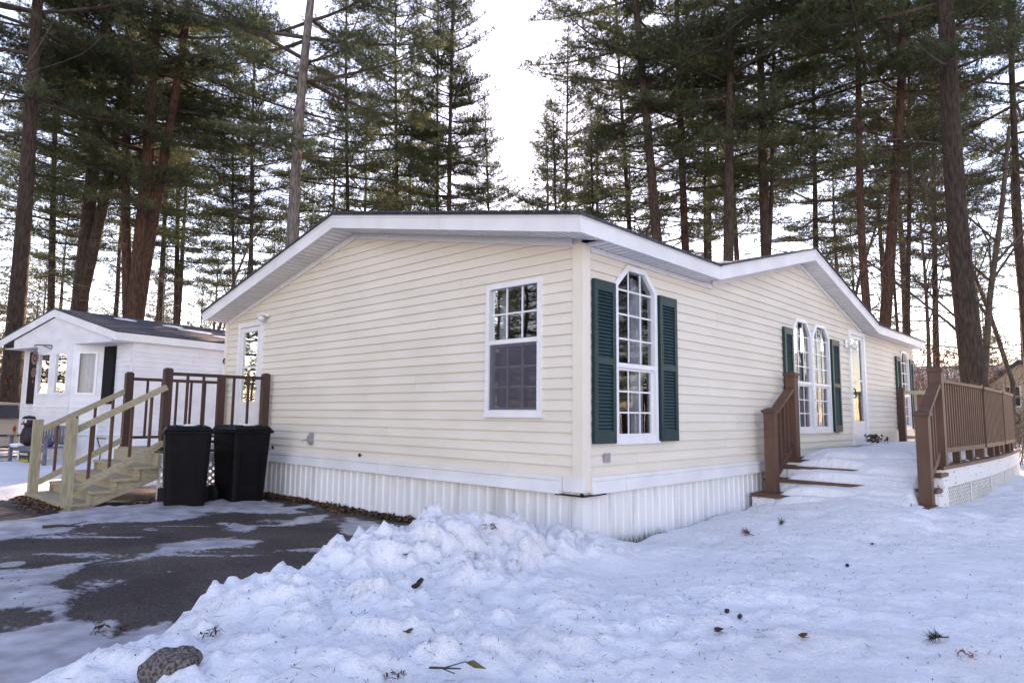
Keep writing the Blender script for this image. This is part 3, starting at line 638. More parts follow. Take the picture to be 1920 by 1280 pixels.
# windows ---------------------------------------------------------
def window(P, fn, mid, rows_up, rows_lo, cols=3, screen=False, curtain=None, label=None):
    w = MB().ring(P, inset(P, .052), fn, -.05, .040).build('window', 'frame', house)
    if label: w['label'] = label
    I = inset(P, .052); xl, xr = I[0][0], I[1][0]; zb, zt = I[0][1], max(p[1] for p in I)
    def sash(poly, z0, z1, rows, o, nm, rim):
        Q = clip_poly(poly, xl, xr, z0, z1)
        rx0, rx1 = xl + rim, xr - rim
        bars = MB()
        ins = clip_poly(poly, rx0, rx1, z0 + rim, z1 - rim if len(poly) == 4 or z1 < zt - .01 else z1)
        if rim > .012:
            MB().ring([(xl, z0), (xr, z0), (xr, z1), (xl, z1)], [(rx0, z0 + rim), (rx1, z0 + rim), (rx1, z1 - rim), (rx0, z1 - rim)], fn, o - .02, o + .016).build('sash', 'frame', w)
        cw = (rx1 - rx0) / cols; g = .0085
        zz = [z0 + rim] + rows + [z1 - rim if z1 < zt - .01 else zt]
        for i in range(1, cols):
            s = [p for p in clip_poly(poly, rx0 + cw * i - g, rx0 + cw * i + g, zz[0], zz[-1])]
            if len(s) > 2: MB().prism(s, fn, o + .001, o + .010).build('muntin', 'frame', w)
        for z in rows:
            s = clip_poly(poly, rx0, rx1, z - g, z + g)
            if len(s) > 2: MB().prism(s, fn, o + .0005, o + .0092).build('muntin', 'frame', w)
        for j in range(len(zz) - 1):
            for i in range(cols):
                s = clip_poly(poly, rx0 + cw * i + g * .9, rx0 + cw * (i + 1) - g * .9, zz[j] + g * .9 * (j > 0), zz[j + 1] - g * .9 * (j < len(zz) - 2))
                if len(s) > 2: MB().add([fn(a, z, o) for a, z in s], [tuple(range(len(s)))]).build('pane', 'glass', w)
        if screen and nm == 'lo':
            MB().add([fn(a, z, .022) for a, z in [(xl + .004, z0 + .004), (xr - .004, z0 + .004), (xr - .004, z1 - .004), (xl + .004, z1 - .004)]], [(0, 1, 2, 3)]).build('screen', 'screen', w)
    MB().prism([(xl, mid - .022), (xr, mid - .022), (xr, mid + .022), (xl, mid + .022)], fn, -.03, .030).build('meeting_rail', 'frame', w)
    up0, lo1 = mid + .022, mid - .022
    sash(I, up0, zt, rows_up, -.002, 'up', .010)
    sash(I, zb, lo1, rows_lo, -.014, 'lo', .026)
    MB().prism([(P[0][0] - .02, P[0][1] - .022), (P[1][0] + .02, P[0][1] - .022), (P[1][0] + .02, P[0][1] + .002), (P[0][0] - .02, P[0][1] + .002)], fn, .0, .045).build('sill', 'frame', w)
    for (c0, c1) in (curtain or []):                     # hanging folds just inside
        n = max(6, int((c1 - c0) / .025)); vs = []
        for j, z in enumerate((zb + .02, zt - .02)):
            for i in range(n + 1):
                t = c0 + (c1 - c0) * i / n; vs.append(fn(t, z, -.12 + .022 * math.sin(i * 1.7) + .008 * math.sin(i * .6 + j)))
        o = MB().add(vs, [(i, i + 1, n + 2 + i, n + 1 + i) for i in range(n)]).build('curtain', 'curtain', w, True)
    return w
lin = lambda a, b, n: [a + (b - a) * i / n for i in range(1, n)]
window(W_GABLE, gmap, 1.30, lin(1.32, 1.853, 2), lin(.636, 1.252, 3), screen=True, curtain=[(1.06, 1.18)], label='white double-hung window beside the house corner, screened below')
window(W1, fmap, 1.06, lin(1.08, 1.815, 3) + [1.815], lin(.39, 1.012, 3), curtain=[(.98, 1.215)])
window(W2A, fmap, 1.09, lin(1.11, 1.80, 3) + [1.80], lin(.43, 1.042, 3), curtain=[(5.12, 5.32), (5.68, 5.85)])
window(W2B, fmap, 1.09, lin(1.11, 1.80, 3) + [1.80], lin(.43, 1.042, 3), curtain=[(5.98, 6.18), (6.5, 6.68)])
window(W3, fmap, 1.08, lin(1.10, 1.78, 3) + [1.78], lin(.43, 1.032, 3), curtain=[(11.27, 11.5), (11.7, 11.93)])
MB().prism([(5.885, .335), (5.945, .335), (5.945, 1.80), (5.885, 1.80)], fmap, .041, .052).build('mullion', 'frame', house)
for i in range(10): MB().prism([(5.909, .42 + i * .14), (5.921, .42 + i * .14), (5.921, .432 + i * .14), (5.909, .432 + i * .14)], fmap, .0525, .058).build('screw', 'metal', house)

def shutter(x0, x1, z0, z1):
    s = MB().prism([(x0, z0), (x1, z0), (x1, z1), (x0, z1)], fmap, .026, .036)
    fr = .055; zm = z0 + (z1 - z0) * .50
    for (a, b_, c, d) in ((x0, x0 + fr, z0, z1), (x1 - fr, x1, z0, z1), (x0 + fr, x1 - fr, z0, z0 + .11), (x0 + fr, x1 - fr, z1 - .10, z1), (x0 + fr, x1 - fr, zm - .03, zm + .03)):
        s.prism([(a, c), (b_, c), (b_, d), (a, d)], fmap, .036, .062)
    o = s.build('shutter', 'shutter', house)
    lv = MB()
    for (c, d) in ((z0 + .11, zm - .03), (zm + .03, z1 - .10)):
        n = 19
        for i in range(n):
            za = c + (d - c) * i / n; h = (d - c) / n
            lv.hexa([fmap(x0 + fr + .003, za + .002, .0585), fmap(x1 - fr - .003, za + .002, .0585), fmap(x1 - fr - .003, za + .002, .0362), fmap(x0 + fr + .003, za + .002, .0362),
                     fmap(x0 + fr + .003, za + h, .041), fmap(x1 - fr - .003, za + h, .041), fmap(x1 - fr - .003, za + h, .0362), fmap(x0 + fr + .003, za + h, .0362)])
    tag(lv.build('louvers', 'shutter', o), kind='stuff')
for a in ((.115, .465, .305, 1.845), (1.292, 1.65, .305, 1.845), (4.74, 5.07, .34, 1.87), (6.78, 7.16, .34, 1.87), (10.86, 11.19, .35, 1.88), (12.0, 12.27, .35, 1.88)): shutter(*a)

def door(P, fn, glass, hx, split, curtain=None, casing=.075):
    d = MB().ring(P, [(P[0][0] + casing, P[0][1] + .012), (P[1][0] - casing, P[0][1] + .012), (P[1][0] - casing, P[2][1] - casing), (P[0][0] + casing, P[2][1] - casing)], fn, -.06, .045).build('door', 'frame', house)
    xl, xr, zb, zt = P[0][0] + casing, P[1][0] - casing, P[0][1] + .014, P[2][1] - casing
    g0, g1, gz0, gz1 = glass
    MB().ring([(xl + .004, zb), (xr - .004, zb), (xr - .004, zt - .004), (xl + .004, zt - .004)], [(g0, gz0), (g1, gz0), (g1, gz1), (g0, gz1)], fn, -.02, .018).build('storm_panel', 'frame', d)
    for (a, b_) in ((gz0, split - .012), (split + .012, gz1)):
        MB().add([fn(g0, a, .0), fn(g1, a, .0), fn(g1, b_, .0), fn(g0, b_, .0)], [(0, 1, 2, 3)]).build('pane', 'glass', d)
    MB().prism([(g0, split - .012), (g1, split - .012), (g1, split + .012), (g0, split + .012)], fn, -.008, .012).build('glazing_bar', 'frame', d)
    MB().prism([(g0 - .03, gz0 - .05), (g1 + .03, gz0 - .05), (g1 + .03, gz0 - .035), (g0 - .03, gz0 - .035)], fn, .018, .026).build('lower_trim', 'frame', d)
    MB().tube([fn(hx, .93, .02), fn(hx, .93, .07), fn(hx, 1.0, .075), fn(hx, 1.08, .06), fn(hx, 1.10, .02)], [.012] * 5, 8).build('handle', 'iron', d, True)
    if curtain:
        c0, c1, cz0, cz1 = curtain; n = 16; vs = []
        for j, z in enumerate((cz0, cz1)):
            for i in range(n + 1): vs.append(fn(c0 + (c1 - c0) * i / n, z, -.09 + .015 * math.sin(i * 1.9)))
        MB().add(vs, [(i, i + 1, n + 2 + i, n + 1 + i) for i in range(n)]).build('curtain', 'curtain', d, True)
    return d
dk = door(D_BACK, gmap, (6.28, 6.74, .74, 1.83), 6.235, 1.27, (6.46, 6.60, .5, 1.9))
dk['label'] = 'white back storm door above the porch'
dk = door(D_FRONT, fmap, (7.97, 8.55, .52, 2.0), 7.915, 1.25, (7.9, 8.36, 1.1, 2.05))
dk['label'] = 'white front storm door above the snowy deck'
MB().prism([(7.98, .30), (8.54, .30), (8.54, 1.0), (7.98, 1.0)], fmap, -.13, -.12).build('inner_door', 'frame', dk)

# fittings on the walls
l = MB().box((-.075, 5.92, 2.015), (-.028, 6.06, 2.06)).box((-.16, 5.93, 2.03), (-.07, 6.05, 2.06)).build('wall_lamp', 'frame', house)
MB().lathe([(.02, 0), (.045, -.01), (.05, -.05), (.03, -.085), (.005, -.09)][::-1], (-.12, 5.99, 2.03), 12).build('lamp_globe', 'white_paint', l, True)
l = MB().box((7.57, -.04, 1.80), (7.69, -.026, 1.93)).tube([(7.63, -.04, 1.86), (7.63, -.12, 1.92), (7.63, -.16, 1.86)], [.01] * 3, 6).build('wall_lamp', 'frame', house)
MB().lathe([(.03, -.11), (.06, -.07), (.065, -.02), (.03, .0), (.01, .01)], (7.63, -.16, 1.86), 12).build('lamp_globe', 'white_paint', l, True)
o = MB().box((-.04, 4.52, .13), (-.026, 4.62, .30)).box((-.075, 4.535, .17), (-.04, 4.60, .26)).build('outlet_box', 'metal', house)
MB().tube([(-.07, 4.58, .20), (-.13, 4.60, .20), (-.14, 4.60, .17)], [.012] * 3, 6).build('tap', 'metal', o)
MB().box((.30, -.032, .13), (.40, -.024, .215)).build('vent_cover', 'metal', house)
MB().blob((-.03, 3.42, .05), (.012, .03, .022), 8, 5).build('cable_stub', 'iron', house)
MB().blob((-.03, 5.62, .06), (.012, .02, .03), 8, 5).build('cable_stub', 'iron', house)
MB().tube([(-.045, HW - .03, 1.45), (-.06, HW - .03, 1.40), (-.045, HW - .03, 1.36)], [.012] * 3, 6).build('hook', 'iron', house)

# snow lying on the roof by the valley
m = MB(); m.blob((2.75, .2, 2.45), (.34, .25, .035), 14, 6, random.Random(2), .08); m.blob((3.15, .05, 2.50), (.25, .16, .03), 12, 6, random.Random(3), .08)
tag(rebase(m.build('snow_patch', 'snow', None, True), (2.75, .2, 2.43)), 'thin snow patch in the roof valley of the cream house', 'snow')

# ================================================================== BACK PORCH (left)
porch = thing('wooden_porch', 'small raised porch with brown railings and new pale timber stairs', 'porch', (-.9, 6.5, G))
PX0, PX1, PY0, PY1, PZ = -1.57, -.064, 5.68, 7.28, .05
nb = 11
for i in range(nb):
    y0 = PY0 + (PY1 - PY0) * i / nb; MB().box((PX0, y0 + .004, PZ - .035), (PX1, y0 + (PY1 - PY0) / nb - .004, PZ)).build('deck_board', 'pine_wood' if i else 'wood_dk', porch)
def post(x, y, z0, z1, w=.09, mt='brown_dk', par=porch, dome=True):
    h = w / 2; m = MB().box((x - h, y - h, z0), (x + h, y + h, z1))
    if dome: m.hexa([(x - h, y - h, z1), (x + h, y - h, z1), (x + h, y + h, z1), (x - h, y + h, z1), (x - h*.55, y - h*.55, z1 + .022), (x + h*.55, y - h*.55, z1 + .022), (x + h*.55, y + h*.55, z1 + .022), (x - h*.55, y + h*.55, z1 + .022)])
    return m.build('post', mt, par)
for (x, y) in ((-.125, 5.74), (-1.50, 5.74), (-.13, 7.22), (-1.50, 7.22)): post(x, y, PZ, 1.12, .10)
def rail_run(a, b, ztop, zbot, nbal, par, mt='brown_dk', w=.035):
    (xa, ya), (xb, yb) = a, b
    MB().bar((xa, ya, ztop), (xb, yb, ztop), w, .045).build('top_rail', mt, par); MB().bar((xa, ya, zbot), (xb, yb, zbot), w, .04).build('bottom_rail', mt, par)
    for i in range(nbal):
        f = (i + 1) / (nbal + 1); x, y = xa + (xb - xa) * f, ya + (yb - ya) * f
        MB().box((x - .015, y - .015, zbot + .02), (x + .015, y + .015, ztop - .022)).build('baluster', mt, par)
rail_run((-1.455, 5.74), (-.17, 5.74), 1.065, .155, 5, porch)
rail_run((-1.455, 7.22), (-.175, 7.22), 1.04, .18, 5, porch)
# white rim board and lattice below
MB().box((PX0, PY0 - .022, -.12), (PX1, PY0 - .002, PZ - .04)).build('rim_board', 'white', porch)
MB().box((PX0 - .022, PY0, -.12), (PX0 - .002, PY1, PZ - .04)).build('rim_board', 'wood_dk', porch)
def lattice(P0, P1, z0, z1, w=.028, gap=.09, par=porch, nrm=(0, -1, 0), topf=None):
    P0, P1 = Vector((*P0, 0)), Vector((*P1, 0)); Ln = (P1 - P0).length; d = (P1 - P0) / Ln; n = Vector(nrm); m = MB()
    def strip(u0, za, u1, zb, off):
        a = P0 + d * u0 + n * off; b_ = P0 + d * u1 + n * off; a.z, b_.z = za, zb
        m.bar(a, b_, .006, w, tuple(n.cross(b_ - a)) if True else None)
    hgt = z1 - z0; s = -hgt
    while s < Ln:
        for sgn, off in ((1, .0), (-1, .0065)):
            u0, u1 = s, s + hgt; za, zb = (z0, z1) if sgn > 0 else (z1, z0)
            t0, t1 = max(0, -u0 / hgt), min(1, (Ln - u0) / hgt)
            if t1 > t0: strip(u0 + hgt * t0, za + (zb - za) * t0, u0 + hgt * t1, za + (zb - za) * t1, off)
        s += gap
    tag(m.build('lattice', 'white_paint', par), kind='stuff')
lattice((PX0 + .03, PY0 - .014), (PX1, PY0 - .014), G + .0, -.122)
MB().box((PX0 - .004, PY0 - .024, G), (PX0 + .03, PY0 - .001, -.122)).build('lattice_stile', 'white_paint', porch)
MB().box((PX1 - .03, PY0 - .024, G), (PX1 - .001, PY0 - .021, -.122)).build('lattice_stile', 'white_paint', porch)
# stairs
TR = [(-2.64, -.535), (-2.37, -.405), (-2.11, -.27), (-1.85, -.135)]
for i, (x, z) in enumerate(TR):
    MB().box((x, 5.60, z - .035), (x + .30, 7.36, z)).build('tread', 'pine_wood', porch)
    zl = TR[i - 1][1] if i else G
    MB().box((x + .03, 5.63, zl + (.001 if i else -.02)), (x + .055, 7.33, z - .036)).build('riser', 'pine_wood', porch)
MB().box((-1.60, 5.63, -.134), (-1.575, 7.33, PZ - .036)).build('riser', 'pine_wood', porch)
for y in (5.645, 7.29):
    st = [(-2.60, G), (-2.42, G), (-1.575, -.31), (-1.575, -.175), (-1.85, -.172), (-1.85, -.307), (-2.11, -.307), (-2.11, -.44), (-2.37, -.44), (-2.37, -.572), (-2.60, -.572)]
    MB().prism(st, lambda t, z, o, y=y: (t, y + o, z), 0, .038).build('stringer', 'pine_wood', porch)
post(-2.58, 5.66, G, .47, .105, 'pine_post', dome=False); post(-2.58, 7.24, G + .05, .44, .105, 'pine_post', dome=False)
for y, e in ((5.70, 0), (7.22, -.02)):
    MB().bar((-2.53, y, .325 + e), (-1.52, y, .885 + e), .042, .075).build('hand_rail', 'pine_wood', porch)
    MB().bar((-2.53, y, -.40), (-1.52, y, .155), .042, .075).build('lower_rail', 'pine_wood', porch)
    for f in (.18, .40, .62, .84):
        x = -2.53 + 1.01 * f; zl, zh = -.40 + .555 * f, .325 + e + .56 * f
        MB().box((x - .016, y + .022, zl - .02), (x + .016, y + .052, zh + .015)).build('baluster', 'brown', porch)

# ------------------------------------------------------------------ bins
def bin_(x, y, rz, label):
    t = thing('wheeled_bin', label, 'bin', (x, y, G), 'black bins by the porch', rz); hh = .92
    # tapered body; local y points to the back, where the wheels are
    a, b_, c, d = .195, .235, .25, .275
    m = MB(); P = []
    for z, sx, sy in ((.03, .205, .235), (.50, .226, .262), (.86, .24, .285)):
        r = .05
        ring = []
        for (cx, cy, a0) in ((sx - r, sy - r, 0), (-sx + r, sy - r, 90), (-sx + r, -sy + r, 180), (sx - r, -sy + r, 270)):
            for k in range(4): A = R(a0 + 30 * k); ring.append((cx + r * math.cos(A), cy + r * math.sin(A), z))
        P.append(ring)
    n = 16; m.add([p for r_ in P for p in r_], [tuple(range(n))[::-1]] + [(i*n + k, i*n + (k+1) % n, (i+1)*n + (k+1) % n, (i+1)*n + k) for i in range(2) for k in range(n)])
    m.build('body', 'bin', t, False, loc=None)
    MB().box((-.255, -.30, .85), (.255, .30, .885)).build('rim', 'bin', t, bevel=.008)
    MB().hexa([(-.25, -.305, .888), (.25, -.305, .888), (.25, .30, .888), (-.25, .30, .888), (-.215, -.25, .935), (.215, -.25, .935), (.215, .26, .945), (-.215, .26, .945)]).build('lid', 'bin', t, bevel=.012)
    MB().tube([(-.2, .34, .87), (.2, .34, .87)], [.016, .016], 8).box((-.2, .29, .86), (-.17, .345, .88)).box((.17, .29, .86), (.2, .345, .88)).build('handle', 'bin', t)
    for s in (-1, 1):
        MB().tube([(s * .205, .22, .11), (s * .26, .22, .11)], [.11, .11], 14).build('wheel', 'tyre', t)
    MB().box((-.19, -.285, .62), (.19, -.262, .640)).build('grip_ledge', 'bin', t)
    for x in (-.13, .13): MB().hexa([(x - .012, -.246, .06), (x + .012, -.246, .06), (x + .012, -.22, .06), (x - .012, -.22, .06), (x - .012, -.280, .60), (x + .012, -.280, .60), (x + .012, -.25, .60), (x - .012, -.25, .60)]).build('rib', 'bin', t)
    for x in (-.12, .12): MB().box((x - .015, -.22, .936), (x + .015, .22, .95)).build('lid_ridge', 'bin', t)
    MB().tube([(-.2, .31, .90), (.2, .31, .90)], [.014, .014], 8).build('hinge', 'bin', t)
    for c in t.children: c.data.transform(Matrix.Diagonal((1.10, 1.05, 1.09, 1)))
    return t
B1 = bin_(-1.43, 5.16, R(-18), 'left one of two black bins, standing beside the wooden stairs')
B2 = bin_(-.70, 5.19, R(4), 'right one of two black bins, standing next to the cream wall')
for (x, y, sx) in ((-1.43, 5.10, .09), (-.68, 5.13, .14)):
    m = MB().blob((x, y, G + 1.03), (sx, .08, .018), 12, 6, random.Random(5), .12)
    tag(rebase(m.build('snow_patch', 'snow', None, True), (x, y, G + 1.02)), 'smaller snow patch on the lid of the left bin' if sx < .1 else 'larger snow patch on the lid of the right bin', 'snow')

# ================================================================== FRONT DECK (right)
deck = thing('front_deck', 'raised front deck with brown railing, wide steps and white lattice skirt', 'deck', (7.5, -.95, G))
DX0, DX1, DY = 4.35, 11.2, -1.95
def bow(x): u = (x - DX0) / (DX1 - DX0); return DY - .10 * math.sin(math.pi * u)
nb = 14
for i in range(nb):
    y0 = -.062 + (DY + .062) * i / nb; y1 = -.062 + (DY + .062) * (i + 1) / nb
    MB().box((DX0, y1 + .003, -.03), (DX1, y0 - .003, .01)).build('deck_board', 'brown', deck)
n = 24
def strip(z0, z1, off, nm, mt, x0=DX0, x1=DX1, th=.025):
    m = MB()
    for i in range(n):
        a, b_ = x0 + (x1 - x0) * i / n, x0 + (x1 - x0) * (i + 1) / n
        m.hexa([(a, bow(a) - off, z0), (b_, bow(b_) - off, z0), (b_, bow(b_) - off + th, z0), (a, bow(a) - off + th, z0), (a, bow(a) - off, z1), (b_, bow(b_) - off, z1), (b_, bow(b_) - off + th, z1), (a, bow(a) - off + th, z1)])
    return m.build(nm, mt, deck)
strip(-.025, .016, .05, 'edge_board', 'brown', th=.16)
for k in range(4):
    a, b_ = DX0 + (DX1 - DX0) * k / 4, DX0 + (DX1 - DX0) * (k + 1) / 4 - .008
    strip(-.24, -.028, .03, 'skirt_board', 'chipped', a, b_)
for k in range(5):
    a, b_ = DX0 + .02 + (DX1 - DX0 - .04) * k / 5, DX0 + .02 + (DX1 - DX0 - .04) * (k + 1) / 5
    lattice((a, bow(a) - .012), (b_, bow(b_) - .012), G, -.242, .028, .085, deck)
    MB().box((b_ - .02, bow(b_) - .032, G), (b_ + .02, bow(b_) - .024, -.242)).build('lattice_stile', 'white_paint', deck)
def cap_post(x, y, z0, z1, w=.13):
    h = w / 2; p = MB().box((x - h, y - h, z0), (x + h, y + h, z1 - .06)).build('post', 'brown', deck)
    k = h + .022; m = MB().box((x - h - .008, y - h - .008, z1 - .075), (x + h + .008, y + h + .008, z1 - .06001)).box((x - k, y - k, z1 - .06), (x + k, y + k, z1 - .03))
    m.hexa([(x - k, y - k, z1 - .03), (x + k, y - k, z1 - .03), (x + k, y + k, z1 - .03), (x - k, y + k, z1 - .03), (x - .02, y - .02, z1), (x + .02, y - .02, z1), (x + .02, y + .02, z1), (x - .02, y + .02, z1)])
    m.build('post_cap', 'brown', p); return p
RXS = [4.58, 7.0, 9.0, 10.95]
cap_post(3.73, -.22, -.385, .69); cap_post(4.5, -.22, .0, 1.2)
cap_post(3.75, -1.93, G, .665); cap_post(4.58, -1.93, .0, 1.2)
for x in RXS[1:]: cap_post(x, bow(x) + .07, .016, 1.10, .11)
for y in (-.22, -1.93):                                   # sloping stair rails
    MB().bar((3.78, y, .60), (4.46, y, .97), .12, .04).build('hand_rail', 'brown', deck)
    MB().bar((3.78, y, -.20), (4.46, y, .17), .05, .09).build('lower_rail', 'brown', deck)
    for f in (.16, .36, .56, .76):
        x = 3.78 + .68 * f; MB().box((x - .02, y - .02, -.20 + .37 * f), (x + .02, y + .02, .60 + .37 * f - .01)).build('baluster', 'brown', deck)
for k in range(3):
    xa, xb = RXS[k] + .06, RXS[k + 1] - .06; ya, yb = bow(xa) + .02, bow(xb) + .02
    MB().bar((xa, ya, 1.03), (xb, yb, 1.03), .09, .04).build('top_rail', 'brown', deck)
    MB().bar((xa, ya, .19), (xb, yb, .19), .06, .06).build('bottom_rail', 'brown', deck)
    nbal = int((xb - xa) / .125)
    for i in range(nbal):
        x = xa + (xb - xa) * (i + .5) / nbal; y = ya + (yb - ya) * (i + .5) / nbal
        MB().box((x - .02, y - .03, .221), (x + .02, y + .01, 1.009)).build('baluster', 'brown', deck)
    for f in (.3, .62): x = xa + (xb - xa) * f; y = ya + (yb - ya) * f; MB().box((x - .05, y - .04, .0165), (x + .05, y + .04, .159)).build('rail_block', 'brown_dk', deck)
# steps: treads run out from the wall, going down towards the driveway
ST = [(3.38, -.375), (3.80, -.215), (4.06, -.06)]
for i, (x, z) in enumerate(ST):
    MB().box((x, -2.02, z - .04), (x + .42, -.08, z)).build('tread', 'brown', deck)
    zl = ST[i - 1][1] + .001 if i else G - .05
    MB().box((x + .03, -2.0, zl), (x + .055, -.09, z - .041)).build('riser', 'chipped', deck)
MB().box((DX0 - .026, -1.95, -.059), (DX0 - .002, -.09, -.031)).build('riser', 'chipped', deck)
MB().prism([(3.41, G), (DX0, G), (DX0, -.10), (4.10, -.10), (4.10, -.26), (3.84, -.26), (3.84, -.42), (3.41, -.42)], fmap, 2.0, 2.03).build('stair_side', 'chipped', deck)
# far end: plain post and a pale green gate rail
post(10.6, -.16, .01, 1.19, .12, 'brown_dk', deck)
MB().bar((10.6, -.22, 1.10), (10.6, -1.25, 1.10), .05, .07).build('top_rail', 'pine_wood', deck); MB().bar((10.6, -.22, .20), (10.6, -1.25, .20), .05, .06).build('bottom_rail', 'pine_wood', deck)
for y in (-.42, -.62, -.82, -1.02): MB().box((10.58, y - .02, .231), (10.62, y + .02, 1.064)).build('baluster', 'pine_wood', deck)
post(10.6, -1.28, .01, 1.16, .08, 'pine_post', deck, False)

# snow on the deck and steps: rounded sheets
def snow_sheet(x0, x1, y0, y1, z, h, seed, label, sag=.12, dx=.05, front=None):
    X, Y, F = grid(np.arange(x0, x1 + dx / 2, dx), np.arange(y0, y1 + dx / 2, dx))
    e = np.minimum(np.minimum(X - x0 - .04 - .16 * vnoise(Y * 3, X * 0, seed), x1 - X), np.minimum(Y - y0, y1 - .03 - Y - .25 * vnoise(X * 2.5, Y * 0, seed + 3)))
    if front is not None: e = np.minimum(e, front(X, Y))
    hh = h * np.clip(e / sag, 0, 1)**.5 + np.where(e > 0, .05 * fbm(X * 1.8, Y * 1.8, 4, seed) + .012 * fbm(X * 8, Y * 8, 3, seed), 0); hh = np.where(e > -.001, np.maximum(hh, .004), -.012)
    me = np_mesh('snow_blanket', np.c_[X.ravel(), Y.ravel(), (hh + z).ravel()], F, 'snow', True)
    o = bpy.data.objects.new('snow_blanket', me); link(o); rebase(o, ((x0 + x1) / 2, (y0 + y1) / 2, z)); return tag(o, label, 'snow')
snow_sheet(4.36, 11.1, -1.90, -.10, .012, .13, 71, 'thick snow lying over the front deck boards', .2)
X, Y, F = grid(np.arange(3.05, 4.75, .03), np.arange(-1.86, -.30, .03))
q = np.clip((-.40 - Y) / 1.4, 0, 1) + .16 * fbm(X * 1.5, Y * 1.5, 3, 91) + .02                # snow deepens away from the wall
def stair(x): return np.where(x < 3.38, G + .18, np.where(x < 3.80, -.375, np.where(x < 4.06, -.215, np.where(x < DX0, -.06, .012))))
sm = sum(stair(X + d) for d in np.linspace(-.26, .26, 15)) / 15
step = stair(X); e = np.zeros(X.shape)
for nose in (3.38, 3.80, 4.06, DX0): e = np.maximum(e, np.clip(1 - (X - nose) / .16, 0, 1) * (X >= nose))        # bare strip along each nosing
bare = np.clip(e * 1.7 - q * 1.1, 0, 1)
u = np.clip((q - .46) / .2, 0, 1); u = u * u * (3 - 2 * u)
Hs = (step + .115 * np.clip(q * 5, 0, 1)**.5 * np.clip(1 - bare * 1.2, 0, 1) - .012 * (bare > .6)) * (1 - u) + (np.maximum(sm + .09, step + .06)) * u + .03 * fbm(X * 4, Y * 4, 4, 92)
gz = np.array([[snow_z(x, y) for x in X[0]] for y in Y[:, 0]]); bl_ = np.clip((X - 3.12) / .30, 0, 1); bl_ = bl_ * bl_ * (3 - 2 * bl_); Hs = (gz - .04) * (1 - bl_) + np.maximum(Hs, gz - .04) * bl_
edge_ = np.minimum(-.33 - Y, Y + 1.86); Hs = np.where((edge_ < .05) & (X > 3.38), step - .01 + (Hs - step) * np.clip(edge_ / .05, 0, 1), Hs)
o = bpy.data.objects.new('snow_blanket', np_mesh('snow_blanket', np.c_[X.ravel(), Y.ravel(), Hs.ravel()], F, 'snow', True)); link(o); rebase(o, (3.9, -1.1, -.3)); tag(o, 'deep snow drifted over the front deck steps', 'snow')
snow_sheet(4.7, 10.8, -2.0, -1.86, .012, .05, 75, 'snow strip under the deck railing', .06, .035)

# ================================================================== WHITE NEIGHBOURING HOUSE (its own frame: x = left along the front, y = outwards)
NB = Vector((.289, 12.73, G))
nh = thing('white_house', 'small white single-wide home with bay window and black shutters', 'house', NB, rz=R(103))
NZ = -G                                                    # local z of siding zero
nf = lambda t, z, o: (t, o, z + NZ)                        # front wall, offset outwards (+y local)
NWd, NLn = 4.78, 9.0
# front gable wall sides and bay
def bay_fn(p, q):
    p, q = Vector(p), Vector(q); d = (q - p).normalized(); n = Vector((d.y, -d.x))
    if n.y < 0: n = -n
    return lambda t, z, o: ((p + d * t + n * o).x, (p + d * t + n * o).y, z + NZ), (q - p).length
nwall = bpy.data.objects.new('front_wall', None); link(nwall, nh)
siding([[(0, 0), (1.20, 0), (1.20, 2.12), (0, 2.12)], [(3.62, 0), (NWd, 0), (NWd, 2.12), (3.62, 2.12)]], [], nf, nwall, 2.12, 'white_side', .105, o_hi=.02, o_lo=.005).build('sheathing', 'white_side', nwall)
BAY = [(1.20, 0), (1.62, .45), (3.20, .45), (3.62, 0)]
bay = bpy.data.objects.new('bay', None); link(bay, nh)
for i, wins in enumerate(([(.10, .52)], [(.16, .72), (.92, 1.46)], [(.10, .52)])):
    fn, Ln = bay_fn(BAY[i], BAY[i + 1])
    wps = [[(a, .93), (b_, .93), (b_, 1.93), (a, 1.93)] for a, b_ in wins]
    siding([[(0, 0), (Ln, 0), (Ln, .66), (0, .66)]], [], fn, bay, .66, 'white_side', .105, o_hi=.018, o_lo=.005, back=-.01)
    siding([[(0, .66), (Ln, .66), (Ln, 2.12), (0, 2.12)]], wps, fn, bay, 2.12, 'white_side', 1.46, 'panel', .012, .012, .66, -.02)
    for P in wps:
        MB().ring(P, inset(P, .05), fn, -.03, .03).build('window_frame', 'frame', bay)
        I = inset(P, .05); MB().add([fn(t, z, .0) for t, z in I], [(0, 1, 2, 3)]).build('pane', 'glass', bay)
        n = 14; vs = [fn(I[0][0] + (I[1][0] - I[0][0]) * k / n, z, -.10 + .02 * math.sin(k * 1.8)) for z in (I[0][1], I[2][1]) for k in range(n + 1)]
        MB().add(vs, [(k, k + 1, n + 2 + k, n + 1 + k) for k in range(n)]).build('curtain', 'curtain', bay, True)
    MB().prism([(0, .645), (Ln, .645), (Ln, .68), (0, .68)], fn, .0125, .026).build('trim', 'frame', bay)
for (a, b_) in ((.64, 1.10), (4.02, 4.48)):
    s = MB().prism([(a, .725), (b_, .725), (b_, 2.05), (a, 2.05)], nf, .021, .045)
    s.prism([(a + .05, .80), (b_ - .05, .80), (b_ - .05, 1.36), (a + .05, 1.36)], nf, .045, .053).prism([(a + .05, 1.44), (b_ - .05, 1.44), (b_ - .05, 1.98), (a + .05, 1.98)], nf, .045, .053)
    s.build('shutter', 'black_panel', nh)
